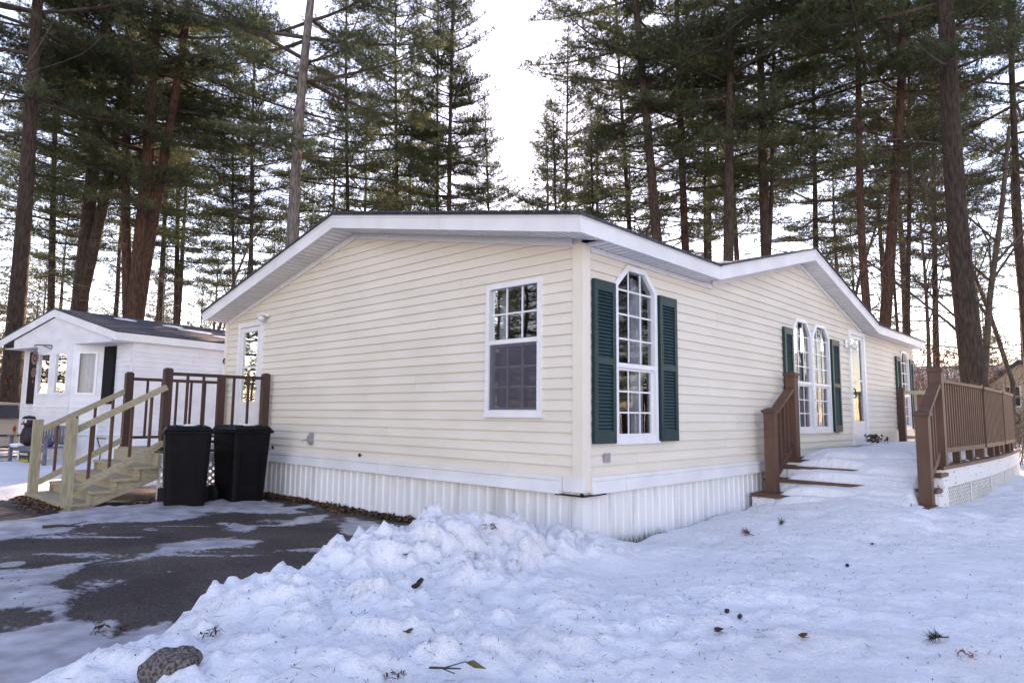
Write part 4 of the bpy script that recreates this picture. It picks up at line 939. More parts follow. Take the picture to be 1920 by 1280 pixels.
# side wall seen over the porch
sm = lambda t, z, o: (-o, -t, z + NZ)
sw = bpy.data.objects.new('side_wall', None); link(sw, nh)
siding([[(0, 0), (NLn, 0), (NLn, 2.12), (0, 2.12)]], [], sm, sw, 2.12, 'white_side', .105, o_hi=.018, o_lo=.005).build('sheathing', 'white_side', sw)
MB().box((-.02, -.0, NZ - .02), (.07, .022, 2.12 + NZ)).build('corner_post', 'white', nh); MB().box((NWd - .07, 0, NZ - .02), (NWd + .02, .022, 2.12 + NZ)).build('corner_post', 'white', nh)
MB().box((NWd - .02, -NLn, -.1), (NWd, -.02, 2.12 + NZ)).build('far_wall', 'white_side', nh); MB().box((0.01, -NLn, -.1), (NWd - .03, -NLn + .02, 2.12 + NZ)).build('back_wall', 'white_side', nh)
# skirting
for i in range(int(NWd / .4) + 1):
    a, b_ = i * .4, min(i * .4 + .396, NWd)
    if b_ > a: MB().box((a, -.03, -.15), (b_, -.01 + .003 * (i % 2), NZ - .005)).build('skirting_panel', 'skirt', nh)
for i in range(int(NLn / .4)): MB().box((.01 - .003 * (i % 2), -i * .4 - .396, -.15), (.03, -i * .4, NZ - .005)).build('skirting_panel', 'skirt', nh)
for i in range(3):
    fn, Ln = bay_fn(BAY[i], BAY[i + 1]); MB().prism([(0, G - .1), (Ln, G - .1), (Ln, -.005), (0, -.005)], fn, -.03, -.015).build('skirting_panel', 'skirt', nh)
# roof
nr = bpy.data.objects.new('roof', None); link(nr, nh)
cx = 2.5; ax, ez, az = 5.25, 2.31, 2.99
for a, b_ in (((-.14, ez), (cx, az)), ((cx, az), (ax, ez))):
    MB().add([(a[0], .52, a[1] + NZ), (b_[0], .52, b_[1] + NZ), (b_[0], -NLn - .2, b_[1] + NZ), (a[0], -NLn - .2, a[1] + NZ), (a[0], .52, a[1] + NZ - .03), (b_[0], .52, b_[1] + NZ - .03), (b_[0], -NLn - .2, b_[1] + NZ - .03), (a[0], -NLn - .2, a[1] + NZ - .03)],
             [(0, 1, 2, 3), (7, 6, 5, 4), (0, 4, 5, 1), (1, 5, 6, 2), (2, 6, 7, 3), (3, 7, 4, 0)]).build('shingle_slope', 'shingle', nr)
    MB().prism([(a[0], a[1] - .21), (b_[0], b_[1] - .21), (b_[0], b_[1] - .034), (a[0], a[1] - .034)], nf, .49, .51).build('fascia_board', 'white', nr)
MB().prism([(.10, 2.09), (4.40, 2.09), (4.40, 2.30), (cx, az - .215), (.10, 2.30)], nf, .44, .455).build('gable_face', 'white_side', nh)
MB().box((-.1, -.0, 2.10 + NZ), (NWd + .1, .44, 2.12 + NZ)).build('soffit', 'soffit', nh)
MB().box((-.14, -NLn - .1, ez - .20 + NZ), (-.12, .49, ez - .034 + NZ)).build('fascia_board', 'white', nr)
MB().box((-.12, -NLn, ez - .20 + NZ), (.0, .43, ez - .19 + NZ)).build('soffit', 'soffit', nh)
rng = random.Random(8)
for k, (t, f, sx, sy) in enumerate(((-.9, .80, .16, .28), (-2.0, .72, .12, .30), (-2.4, .55, .22, .5), (-3.1, .35, .18, .5), (-3.9, .6, .35, .5), (-4.6, .4, .4, .5))):
    x = -.14 + (cx + .14) * f; z = ez + (az - ez) * f + NZ
    m = MB().blob((0, 0, 0), (sx, sy, .02), 14, 6, rng, .25)
    for i, v in enumerate(m.v): m.v[i] = (v[0], v[1], v[2] + v[0] * (az - ez) / (cx + .14))
    o = m.build('snow_patch', 'snow', None, True); o.location = Matrix.Rotation(R(103), 3, 'Z') @ Vector((x, t, z + .005)) + NB; o.rotation_euler.z = R(103)
    tag(o, ['small snow patch nearest the front of the white house roof', 'short snow streak high on the white house roof', 'long snow streak midway along the white house roof', 'low snow streak on the white house roof near its gutter', 'broad snow patch far back on the white house roof', 'snow patch on the white house roof beside the cream house'][k], 'snow', 'snow patches on the white roof')
# hanging suncatchers on a bracket
def nworld(x, y, z): return Matrix.Rotation(R(103), 3, 'Z') @ Vector((x, y, z + NZ)) + NB
sc_ = thing('suncatcher', 'string of round metal suncatchers hanging from a scrolled black bracket', 'ornament', nworld(3.0, .52, 1.2), rz=R(103))
def lz(m): m.v = [(v[0] - 3.0, v[1] - .52, v[2] - 1.2) for v in m.v]; return m
lz(MB().tube([(2.55, .47, 2.02), (2.55, .47, 2.1), (3.0, .60, 2.12), (3.05, .62, 2.09)], [.012] * 4, 6).tube([(2.55, .48, 2.0), (2.8, .55, 2.11)], [.009] * 2, 6)).build('bracket', 'iron', sc_)
lz(MB().tube([(3.0, .60, 2.12), (3.0, .60, 1.22)], [.004] * 2, 5)).build('cord', 'iron', sc_)
for (z, r, nn) in ((1.80, .17, 14), (1.46, .12, 14), (1.24, .035, 8)):
    m = MB(); pts = []
    for k in range(nn * 2):
        a = math.pi * k / nn; q = r if k % 2 == 0 else r * .80; pts.append((3.0 + q * math.cos(a), z + q * math.sin(a)))
    if r > .1:
        m.ring(pts, [(3.0 + (x - 3.0) * .62, z + (zz - z) * .62) for x, zz in pts], lambda t, zz, o: (t, .60 + o, zz), -.006, .006)
        m.prism([(3.0 + r * .35 * math.cos(a), z + r * .35 * math.sin(a)) for a in (0, 1, 2, 3, 4, 5, 6)], lambda t, zz, o: (t, .60 + o, zz), -.004, .004)
    else: m.blob((3.0, .60, z), (r, .02, r), 10, 6)
    lz(m).build('disc' if r > .1 else 'bead', 'stain_glass', sc_)

# bench and the things round it
bench = thing('garden_bench', 'grey slatted wooden bench before the white house bay', 'bench', nworld(1.35, 1.15, G), rz=R(103))
L2 = .72
for k in range(4): MB().box((-L2, -.2 + k * .105, .41), (L2, -.2 + k * .105 + .095, .435)).build('seat_slat', 'bench', bench)
for s in (-1, 1):
    MB().box((s * L2 - .03, -.24, 0), (s * L2 + .03, -.18, .86)).build('leg', 'bench', bench); MB().box((s * L2 - .03, .17, 0), (s * L2 + .03, .23, .64)).build('leg', 'bench', bench)
    MB().box((s * L2 - .045, -.2, .6401), (s * L2 + .045, .27, .67)).build('arm', 'bench', bench)
MB().box((-L2 + .03, -.235, .80), (L2 - .03, -.2, .88)).build('back_rail', 'bench', bench); MB().box((-L2 + .03, -.235, .48), (L2 - .03, -.2, .54)).build('back_rail', 'bench', bench)
for k in range(12): x = -L2 + .09 + k * (2 * L2 - .18) / 11; MB().box((x - .028, -.232, .541), (x + .028, -.212, .799)).build('back_slat', 'bench', bench)
MB().box((-L2 + .03, .15, .33), (L2 - .03, .18, .409)).build('apron', 'bench', bench)
pg = thing('penguin_figure', 'dark carved penguin ornament with white eye patches and flat cap on the bench', 'ornament', nworld(1.78, 1.15, G + .437), rz=R(103))
MB().lathe([(.10, 0), (.15, .05), (.16, .2), (.13, .34), (.09, .42)], (0, 0, 0), 16).build('body', 'maroon', pg, True)
h = MB().blob((0, .02, .50), (.11, .11, .12), 14, 8).build('head', 'maroon', pg, True)
for s in (-1, 1):
    e = MB().blob((s * .05, .115, .53), (.042, .02, .045), 10, 6).build('eye', 'white_paint', h, True); MB().blob((s * .045, .134, .53), (.014, .008, .016), 8, 5).build('pupil', 'iron', e, True)
MB().blob((0, .14, .47), (.025, .05, .02), 8, 5).build('beak', 'orange', h, True)
MB().lathe([(.125, .0), (.13, .02), (.10, .06), (.02, .075)], (0, .02, .575), 14).build('cap', 'iron', h, True); MB().lathe([(.118, 0), (.118, .025)], (0, .02, .56), 14).build('cap_band', 'white_paint', h, True)
for s in (-1, 1): MB().blob((s * .16, .02, .22), (.03, .06, .14), 8, 6).build('wing', 'maroon', pg, True)
fl = thing('flower', 'bright orange cloth flower held before the penguin ornament', 'flower', nworld(1.86, 1.38, G + .437), rz=R(103))
MB().tube([(0, -.02, .0), (0, 0, .34)], [.008, .006], 6).build('stem', 'yellow', fl)
m = MB()
for k in range(11):
    a = 2 * math.pi * k / 11; c, s = math.cos(a), math.sin(a); m.add([(0, .01, .36), (.05 * c - .025 * s, .03, .36 + .05 * s + .025 * c), (.11 * c, .015, .36 + .11 * s), (.05 * c + .025 * s, .03, .36 + .05 * s - .025 * c)], [(0, 1, 2, 3)])
m.build('petals', 'orange', fl); MB().blob((0, .03, .36), (.03, .015, .03), 8, 5).build('centre', 'maroon', fl)
m = MB()
for a in (-.9, -.3, .4, 1.0): m.add([(0, 0, .28), (.1 * math.sin(a) - .02, .01, .25), (.13 * math.sin(a), .01, .20), (.1 * math.sin(a) + .02, .0, .22)], [(0, 1, 2, 3)])
m.build('leaves', 'yellow', fl)
pb = thing('planter_box', 'dark box with yellow flower print and white lettering strip under the bench', 'box', nworld(1.62, 1.16, G), rz=R(103))
MB().box((-.22, -.08, 0), (.22, .12, .34)).build('case', 'iron', pb)
pr = MB()
for k in range(7): pr.blob((-.17 + k * .055, .122, .10 + .03 * (k % 2)), (.028, .006, .05), 8, 5)
pr.build('flower_print', 'yellow', pb)
pr = MB()
for k in range(8): pr.box((-.14 + k * .042, .1205, .24), (-.115 + k * .042, .126, .285))
pr.build('lettering_strip', 'white_paint', pb)
o = MB().blob((0, 0, 0), (.18, .07, .05), 12, 6, random.Random(1), .2).build('snow_patch', 'snow', None, True); o.location = nworld(1.80, 1.31, G + .45); tag(o, 'lump of snow on the bench seat by the penguin ornament', 'snow')
fp = thing('flower_pot', 'small purple pot with pale dried flowers on the bench', 'pot', nworld(1.0, 1.12, G + .437), rz=R(103))
MB().lathe([(.06, 0), (.10, .03), (.10, .09), (.085, .10)], (0, 0, 0), 12).build('pot', 'purple', fp, True)
m = MB(); rng = random.Random(3)
for k in range(16): m.blob((rng.uniform(-.10, .10), rng.uniform(-.06, .06), rng.uniform(.12, .25)), (.03, .03, .025), 7, 4)
m.build('blooms', 'bench', fp)
# small side table frame behind the stairs
st_ = thing('metal_stand', 'thin black metal stand against the white house wall', 'stand', nworld(.1, .55, G), rz=R(103))
MB().tube([(-.25, 0, .62), (.12, 0, .62)], [.012] * 2, 6).build('top_bar', 'iron', st_); MB().tube([(.1, 0, .62), (-.08, 0, .35), (-.02, 0, .0)], [.012] * 3, 6).build('leg', 'iron', st_); MB().tube([(-.14, 0, .0), (.06, .0, .0)], [.012] * 2, 6).build('foot', 'iron', st_)

# ================================================================== CAR (far left, mostly cut by the frame)
cc = on_ground(-12, 852, G)
car = thing('parked_car', 'champagne sedan parked behind the white house', 'car', (cc.x, cc.y, G), rz=R(196))
# local x = forwards (left), y = width; body side profile
prof = [(-2.3, .30), (-2.3, .62), (-2.15, .84), (-1.5, .93), (-.95, 1.37), (.35, 1.42), (1.05, .98), (2.1, .82), (2.3, .60), (2.3, .28), (1.75, .25), (-1.75, .25)]
lo = [p for p in prof]
def sec(y, k): return [(x, y, .25 + (z - .25)) if z < .95 else (x * .97, y * k, z) for x, z in prof]
m = MB(); n = len(prof); A, B = sec(-.86, .80), sec(.86, .80)
A0 = [(x, y * 1.0, z) for x, y, z in A]; m.add(A0 + B, [tuple(range(n)), tuple(range(n, 2*n))[::-1]] + [(i, n + i, n + (i+1) % n, (i+1) % n) for i in range(n)])
m.build('body', 'car', car, bevel=.04)
for s in (-1, 1):
    for (P) in ([(-1.30, .96), (-.20, .98), (-.20, 1.33), (-.88, 1.31)], [(-.12, .98), (.86, 1.0), (.32, 1.34), (-.12, 1.34)]):
        m = MB(); vs = []
        for x, z in P: f = (z - .93) / .46; vs.append((x, s * (.872 - .165 * f), z))
        vs2 = [(x, y + s * .006, z) for x, y, z in vs]; m.hexa([*vs, *vs2]); m.build('window', 'car_glass', car)
    for x in (-1.4, 1.4):
        w = MB().tube([(x, s * .70, .32), (x, s * .885, .32)], [.32, .32], 20).build('wheel', 'tyre', car); MB().tube([(x, s * .70, .32), (x, s * .892, .32)], [.2, .2], 14).build('rim', 'metal', w)
    MB().box((-1.75, s * .862, .52), (1.75, s * .875, .56)).build('side_trim', 'tyre', car)
    for x in (-.75, .35): MB().box((x, s * .862, .82), (x + .16, s * .88, .85)).build('door_handle', 'iron', car)
    MB().box((-2.31, s * .55 - .15, .62), (-2.25, s * .55 + .15, .78)).build('tail_light', 'orange', car); MB().box((2.22, s * .55 - .18, .58), (2.30, s * .55 + .18, .70)).build('headlight', 'white_paint', car)

# ================================================================== FAR HOUSES (right)
def far_house(name, label, c, w, d, ez, rz_, az, rz, wall_m, roof_m, wins, gable_front):
    t = thing(name, label, 'house', (c.x, c.y, G), rz=rz)     # local x right, y towards the viewer
    MB().box((-w/2, -d, -.3), (w/2, 0, ez)).build('wall', wall_m, t)
    r = bpy.data.objects.new('roof', None); link(r, t)
    if gable_front:
        MB().add([(-w/2, 0, ez), (w/2, 0, ez), (0, 0, az), (-w/2, -d, ez), (w/2, -d, ez), (0, -d, az)], [(0, 1, 2), (5, 4, 3), (0, 2, 5, 3), (1, 4, 5, 2), (0, 3, 4, 1)]).build('gable', wall_m, t)
        for s in (-1, 1): MB().hexa([(0, .3, az), (s * (w/2 + .3), .3, ez - .15), (s * (w/2 + .3), -d - .3, ez - .15), (0, -d - .3, az), (0, .3, az + .18), (s * (w/2 + .3), .3, ez + .03), (s * (w/2 + .3), -d - .3, ez + .03), (0, -d - .3, az + .18)]).build('roof_slope', roof_m, r)
    else:
        for y0, y1 in ((.4, -d/2), (-d - .4, -d/2)): MB().hexa([(-w/2 - .3, y0, ez - .1), (w/2 + .3, y0, ez - .1), (w/2 + .3, y1, az), (-w/2 - .3, y1, az), (-w/2 - .3, y0, ez + .08), (w/2 + .3, y0, ez + .08), (w/2 + .3, y1, az + .18), (-w/2 - .3, y1, az + .18)]).build('roof_slope', roof_m, r)
    for (a, b_, z0, z1) in wins:
        f = MB().box((a - .08, .0, z0 - .08), (b_ + .08, .05, z1 + .08)).build('window', 'white_paint', t); MB().box((a, .05, z0), (b_, .055, z1)).build('pane', 'car_glass', f)
        MB().box(((a + b_) / 2 - .02, .056, z0), ((a + b_) / 2 + .02, .065, z1)).box((a, .056, (z0 + z1) / 2 - .02), (b_, .0655, (z0 + z1) / 2 + .02)).build('muntin', 'white_paint', f)
    return t
p = at(1805, 735, 46); face = lambda q: math.atan2(CAM.y - q.y, CAM.x - q.x) - math.pi / 2
far_house('slate_house', 'slate blue house with snow-covered roof far behind the big pine trunk', p, 10.5, 8, 3.1, 0, 5.0, face(p) + R(6), 'blue_wall', 'snow', [(-5, -4, 1, 2.2), (1.5, 2.5, 1, 2.2), (4.5, 5.5, 1, 2.2)], False)
p = at(1921, 800, 36); bh = far_house('beige_house', 'beige clapboard gable house at the right edge beyond the deck', p, 3.2, 6, 3.0, 0, 4.3, face(p) - R(10), 'beige', 'shingle', [(.1, .75, 2.0, 3.0)], True)
m = MB(); 
for k in range(20):
    a = 2 * math.pi * k / 20; m.blob((.42 + .26 * math.cos(a), .05, 1.3 + .26 * math.sin(a)), (.07, .05, .07), 6, 4)
m.build('wreath', 'shutter', bh)

# ================================================================== TREES
TRI = [0]
class Stick:                                              # many thin tubes gathered as numpy arrays
    def __init__(s): s.V = []; s.F = []; s.n = 0
    def add(s, P, Rd, k=4):
        P = np.asarray(P, float); n = len(P); T = np.gradient(P, axis=0); T /= np.linalg.norm(T, axis=1)[:, None] + 1e-9
        ref = np.array([.31, .77, .2]); Xv = np.cross(T, ref); Xv /= np.linalg.norm(Xv, axis=1)[:, None] + 1e-9; Yv = np.cross(T, Xv)
        a = np.arange(k) * 2 * np.pi / k; rr = np.asarray(Rd, float)[:, None, None]
        V = P[:, None, :] + rr * (Xv[:, None, :] * np.cos(a)[None, :, None] + Yv[:, None, :] * np.sin(a)[None, :, None])
        i = np.arange(n - 1)[:, None] * k + np.arange(k)[None, :]; j = np.arange(n - 1)[:, None] * k + (np.arange(k)[None, :] + 1) % k
        s.V.append(V.reshape(-1, 3)); s.F.append(np.stack([i, j, j + k, i + k], -1).reshape(-1, 4) + s.n); s.n += n * k
    def mesh(s, name, mt, smooth=True): return np_mesh(name, np.concatenate(s.V), np.concatenate(s.F), mt, smooth)

def needles(P, D, rg, k, ln, w, mt, name='needles'):
    """tufts of thin blades at points P, leaning along D"""
    n = len(P); P = np.repeat(P, k, 0); D = np.repeat(D, k, 0); r = rg.normal(size=(n * k, 3)); r /= np.linalg.norm(r, axis=1)[:, None]
    d = D * .75 + r * .85 + np.array([0, 0, .12]); d /= np.linalg.norm(d, axis=1)[:, None]
    l = ln * rg.uniform(.65, 1.25, (n * k, 1)); sd = np.cross(d, rg.normal(size=(n * k, 3))); sd /= np.linalg.norm(sd, axis=1)[:, None] + 1e-9
    V = np.stack([P - sd * w / 2, P + sd * w / 2, P + d * l], 1).reshape(-1, 3); F = np.arange(n * k * 3).reshape(-1, 3)
    TRI[0] += n * k; return np_mesh(name, V, F, mt)

def pine_variant(seed, Ht=24.0, cb=5.5, Rm=3.3, step=.62, nbr=5, tuft=9, peak=.22, dead=True, sparse=.12, nl=.17, nw=.017, up=.75, bl=.20, plume=.10):
    rg = np.random.default_rng(seed); st = Stick(); TP, TD = [], []
    z = cb; az = rg.uniform(0, 6.28)
    while z < Ht - .25:
        t = (z - cb) / (Ht - cb); prof = (.55 + .45 * min(1, t / peak)) if t < peak else max(.0, (1 - (t - peak) / (1 - peak)))**.85
        for b in range(nbr + rg.integers(-1, 2)):
            if rg.random() < sparse: continue
            a = az + b * 6.283 / nbr + rg.uniform(-.35, .35); L = max(.35, Rm * prof * rg.uniform(.55, 1.2)); e = -.10 + up * t**1.3 + rg.uniform(-.12, .16)
            m = 6; s = np.linspace(0, 1, m); hd = np.array([math.cos(a), math.sin(a)]); bend = rg.uniform(-.25, .25)
            el = e + .30 * (s - .35); dl = L / (m - 1)
            P = np.zeros((m, 3)); P[0] = (0, 0, z)
            for i in range(1, m):
                aa = a + bend * s[i]; P[i] = P[i - 1] + dl * np.array([math.cos(aa) * math.cos(el[i]), math.sin(aa) * math.cos(el[i]), math.sin(el[i])])
            st.add(P, np.linspace(.012 + .011 * L, .006, m), 4)
            T = (P[-1] - P[0]) / L; side = np.cross(T, [0, 0, 1]); side /= np.linalg.norm(side) + 1e-9
            q = .22 * L + .15
            while q < L:
                f = q / L; i = min(int(f * (m - 1)), m - 2); p = P[i] + (P[i + 1] - P[i]) * (f * (m - 1) - i)
                for sg in (-1, 1):
                    if rg.random() < .18: continue
                    l2 = (.16 + .34 * (L - q) * rg.uniform(.6, 1.1)) * rg.uniform(.7, 1.15); l2 = min(l2, 1.1)
                    d = T * .72 + side * sg * .70 + np.array([0, 0, rg.uniform(-.05, .30)]); d /= np.linalg.norm(d)
                    st.add([p, p + d * l2 * .5, p + d * l2 + np.array([0, 0, .06 * l2])], [.007, .005, .003], 3)
                    nn = max(2, int(l2 / (bl * .30))); us = rg.uniform(.12, 1.08, nn) * l2     # a plume: tufts round the branchlet, fuller above
                    pp = p + d * us[:, None] + rg.normal(size=(nn, 3)) * plume * np.array([1, 1, .75]) + np.array([0, 0, plume * .5])
                    TP.append(pp); TD.append(np.repeat((d * .8 + np.array([0, 0, .35]))[None], nn, 0))
                q += bl
            TP.append(P[-1][None]); TD.append(T[None])
        az += rg.uniform(.4, 1.2); z += step * rg.uniform(.65, 1.3) * (1 - .45 * t)
    if dead:
        z = 2.2
        while z < cb + 3.0:
            a = rg.uniform(0, 6.28); L = rg.uniform(.5, 2.2) if rg.random() < .75 else rg.uniform(2.2, 3.8); e = rg.uniform(-.15, .30); d = np.array([math.cos(a) * math.cos(e), math.sin(a) * math.cos(e), math.sin(e)])
            p0 = np.array([0, 0, z]); bd = rg.normal(size=3) * .10 * L; P = [p0, p0 + d * L * .5 + bd * .5, p0 + d * L + bd - np.array([0, 0, .10 * L])]
            st.add(P, [.010 + .006 * L, .009, .004], 3)
            for _ in range(int(L * 4)):
                f = rg.uniform(.3, 1); p = P[0] + (P[2] - P[0]) * f; dd = d * .6 + rg.normal(size=3) * .5; st.add([p, p + dd * rg.uniform(.15, .5)], [.005, .002], 3)
            z += rg.uniform(.08, .34)
    TP, TD = np.concatenate(TP), np.concatenate(TD)
    return dict(H=Ht, branches=st.mesh('branches', 'branch'), foliage=needles(TP, TD, rg, tuft, nl, nw, 'needle', 'foliage'), nt=len(TP))

VAR = [pine_variant(101, cb=7.6, Rm=4.1, step=.70, sparse=.24, tuft=9, nl=.15, nw=.0145, bl=.165), pine_variant(102, cb=9.0, Rm=4.6, step=.76, sparse=.30, tuft=9, nl=.15, nw=.0145, bl=.165), pine_variant(103, cb=8.4, Rm=3.5, step=.66, sparse=.2, tuft=9, nl=.15, nw=.0145, bl=.165, up=.9), pine_variant(104, cb=9.6, Rm=5.0, step=.80, sparse=.28, tuft=9, nl=.15, nw=.0145, bl=.165), pine_variant(105, cb=7.2, Rm=3.8, step=.62, sparse=.12, tuft=9, nl=.15, nw=.0145, bl=.165, up=.9)]
YOUNG = [pine_variant(201, Ht=9, cb=.9, Rm=2.3, step=.45, dead=False, nl=.14, tuft=7, peak=.1), pine_variant(202, Ht=12, cb=1.4, Rm=2.6, step=.5, dead=False, nl=.15, tuft=7, peak=.15)]
FAR = [pine_variant(301, cb=12.0, Rm=3.2, step=.8, tuft=6, nl=.30, nw=.035, bl=.34, plume=.14), pine_variant(302, cb=14.0, Rm=3.4, step=.85, tuft=6, nl=.30, nw=.035, bl=.34, sparse=.2, plume=.14)]
print('TRIS', TRI[0], [v['nt'] for v in VAR + YOUNG + FAR])
warm = {}
def child(name, me, par, mtx=None, mt=None):
    if mt:
        key = (me.name, mt)
        if key not in warm: warm[key] = me.copy(); warm[key].materials[0] = M[mt]
        me = warm[key]
    o = bpy.data.objects.new(name, me); col.objects.link(o); o.parent = par
    if mtx is not None: o.matrix_local = mtx
    return o

def bark_tube(P, Rd, k=12, flare=True):
    P = np.asarray(P, float); n = len(P); m = MB(); rr = random.Random(int(abs(P[0][0] * 977 + P[0][1] * 131)))
    ph = [rr.uniform(0, 6.28) for _ in range(3)]
    for i, p in enumerate(P):
        for a in range(k):
            A = 2 * math.pi * a / k; q = 1 + .05 * math.sin(3 * A + ph[0] + i * .4) + .035 * math.sin(5 * A + ph[1] - i * .9)
            if flare and i == 0: q *= 1.25 + .18 * math.sin(4 * A + ph[2])
            m.v.append((p[0] + Rd[i] * q * math.cos(A), p[1] + Rd[i] * q * math.sin(A), p[2]))
    for i in range(n - 1):
        for a in range(k): b_ = (a + 1) % k; m.f.append((i*k + a, i*k + b_, (i+1)*k + b_, (i+1)*k + a))
    return m

def pine(stems, depth, wpx, Ht, var, label, group=None, bark='bark', rot=0.0, name='pine_tree', cat='tree', leafmat=None, sc_x=1.0, bush=None):
    """stems: picture points of each stem from low to high, all at one depth"""
    d0 = depth; base = None; t = None
    for si, pts in enumerate(stems):
        W = [at(px, py, d0) for px, py in pts]
        if len(W) == 1: W.append(W[0] + Vector((0, 0, 4)))
        lo, hi = W[0], W[1]; dr = (hi - lo) / max(.2, (hi.z - lo.z)); 
        dr.x = max(-.22, min(.22, dr.x)); dr.y = max(-.22, min(.22, dr.y))
        b0 = lo + dr * (G - lo.z)
        if base is None:
            base = b0.copy(); base.z = G - .03
            t = thing(name, label, cat, base, group)
        else: b0 = base.lerp(b0, .6); b0.z = G - .03
        top = W[-1]; dv = (W[-1] - W[-2]) / max(.2, (W[-1].z - W[-2].z)); dv *= .5
        dv.x = max(-.12, min(.12, dv.x)); dv.y = max(-.12, min(.12, dv.y)); dv.z = 1
        tip = top + dv * (G + Ht - top.z) if G + Ht > top.z + 1 else top + Vector((0, 0, 1))
        ctrl = [b0] + W + [top.lerp(tip, .5), tip]
        zs = [c.z for c in ctrl]; ZZ = np.unique(np.r_[np.linspace(b0.z, b0.z + 1.2, 4), np.linspace(b0.z + 1.2, tip.z, 16)])
        Xs = np.interp(ZZ, zs, [c.x for c in ctrl]); Ys = np.interp(ZZ, zs, [c.y for c in ctrl])
        k_ = np.array([.25, .5, .25])
        for _ in range(2): Xs[1:-1] = np.convolve(Xs, k_, 'valid'); Ys[1:-1] = np.convolve(Ys, k_, 'valid')
        r0 = wpx[si] / FPX * d0 / 2; f = (ZZ - ZZ[0]) / (ZZ[-1] - ZZ[0]); Rd = r0 * (1.06 - .93 * f**.9)
        P = np.c_[Xs, Ys, ZZ] - np.array(base)
        o = bpy.data.objects.new('trunk', bark_tube(P, Rd).mesh('trunk', bark, True)); col.objects.link(o); o.parent = t
        v = VAR[var[si]] if bush is None else bush; s = Ht / v['H']; ax = (Vector(P[-1]) - Vector(P[0])).normalized()
        q = Vector((0, 0, 1)).rotation_difference(ax).to_matrix().to_4x4()
        mx = Matrix.Translation(Vector(P[0])) @ q @ Matrix.Rotation(rot + si * 2.1, 4, 'Z') @ Matrix.Diagonal((s * sc_x, s * sc_x, s, 1))
        child('branches', v['branches'], t, mx); child('crown', v['foliage'], t, mx, leafmat)
    return t

GR = 'tall pines behind the cream house'
pine([[(18,760),(32,560),(45,430),(58,200),(66,60)]], 22, [34], 26, [3], 'tall dark pine at the far left edge beside the white house', GR, rot=.4)
pine([[(148,585),(160,470),(168,352),(187,211),(195,90)], [(160,520),(188,422),(206,319),(222,234),(236,120)]], 27, [34, 26], 26, [1, 3], 'forked pine with two diverging trunks behind the white house', GR, rot=1.1)
pine([[(240,590),(236,450),(234,328),(238,150)], [(250,590),(262,470),(278,330),(287,140)], [(258,590),(280,460),(302,320),(324,211),(346,84)]], 26, [22, 34, 26], 27, [1, 0, 3], 'cluster of three pine trunks sharing a reddish foot behind the white roof', GR, 'bark_red', rot=2.0)
pine([[(546,460),(556,300),(560,187),(572,94),(584,0)]], 21, [27], 25, [1], 'pale grey-barked pine rising left of the house gable peak', GR, 'bark_grey', rot=.9)
pine([[(745,400),(743,250),(741,112)]], 31, [11], 25, [2], 'slim straight pine above the middle of the long roof edge', GR, rot=.2)
pine([[(820,400),(820,270),(820,150)]], 30, [10], 24, [0], 'left one of the close pine pair beside the open sky', GR, rot=1.9, sc_x=.8)
pine([[(842,400),(843,270),(846,140)]], 29, [13], 25.5, [4], 'right one of the close pine pair beside the open sky', GR, rot=3.0, sc_x=.72)
pine([[(916,400),(914,320),(910,240)]], 33, [10], 17, [2], 'shorter pine at the lower left of the bright sky gap', GR, rot=2.6)
pine([[(1042,410),(1040,330),(1038,260)]], 27, [12], 13.3, [4], 'dark bushy pine just right of the sun', GR, rot=.7, sc_x=1.25, bush=YOUNG[1])
pine([[(1112,420),(1110,330),(1108,260)]], 28, [11], 12.2, [4], 'dark bushy pine left of the slim trunk over the roof corner', GR, rot=2.7, sc_x=1.3, bush=YOUNG[1])
pine([[(1180,424),(1172,300),(1161,150)]], 29, [13], 24, [2], 'slim pine left of the thick leaning trunk over the roof corner', GR, rot=1.4)
pine([[(1233,460),(1222,330),(1214,225),(1202,110),(1190,10)]], 24, [24], 27, [1], 'thick pine trunk leaning left above the roof corner', GR, rot=2.2)
pine([[(1286,475),(1280,330),(1274,180)]], 26, [19], 26, [0], 'reddish pine right of the thick leaning trunk', GR, 'bark_red', rot=.1)
pine([[(1323,485),(1322,330),(1320,200)]], 30, [10], 23, [2], 'thin pine between two thicker trunks over the roof valley', GR, rot=2.9)
pine([[(1366,485),(1368,300),(1371,109)]], 23, [24], 26, [3], 'straight pine standing behind the snowy roof valley', GR, rot=1.7)
pine([[(1437,480),(1430,300),(1427,150)], [(1441,480),(1446,400),(1449,330)]], 24, [24, 10], 26, [1, 2], 'double-stemmed dark pine left of the front gable peak', GR, rot=.5)
pine([[(1626,590),(1613,450),(1611,300),(1610,109)]], 22, [18], 25, [1], 'curving pine just right of the front gable peak', GR, 'bark_red', rot=1.0)
pine([[(1660,600),(1672,438),(1685,273),(1692,150)]], 22, [24], 26, [3], 'reddish pine leaning right above the end of the roof', GR, 'bark_red', rot=2.5)
pine([[(1701,640),(1704,450),(1707,306)]], 26, [11], 22, [2], 'slim dark pine over the right end of the roof', GR, rot=.3)
pine([[(1826,720),(1806,547),(1790,383),(1781,191),(1776,60)]], 18, [44], 27, [3], 'massive pine trunk behind the deck railing', GR, 'bark', rot=1.3)
pine([[(1914,500),(1909,438),(1899,191),(1893,0)]], 23, [17], 26, [1], 'pine along the right edge of the picture', GR, rot=2.2)
pine([[(438,560),(437,430),(436,330)]], 30, [9], 17, [2], 'thin pole-like pine between the house gable and the neighbour', GR, rot=.8)
pine([[(471,530),(471,350),(474,200)]], 29, [10], 22, [2], 'slender dark pine nearest the left roof slope', GR, rot=1.6)
pine([[(652,400),(650,280),(648,150)]], 32, [11], 26, [4], 'dense pine just right of the grey-barked trunk', GR, rot=2.7)
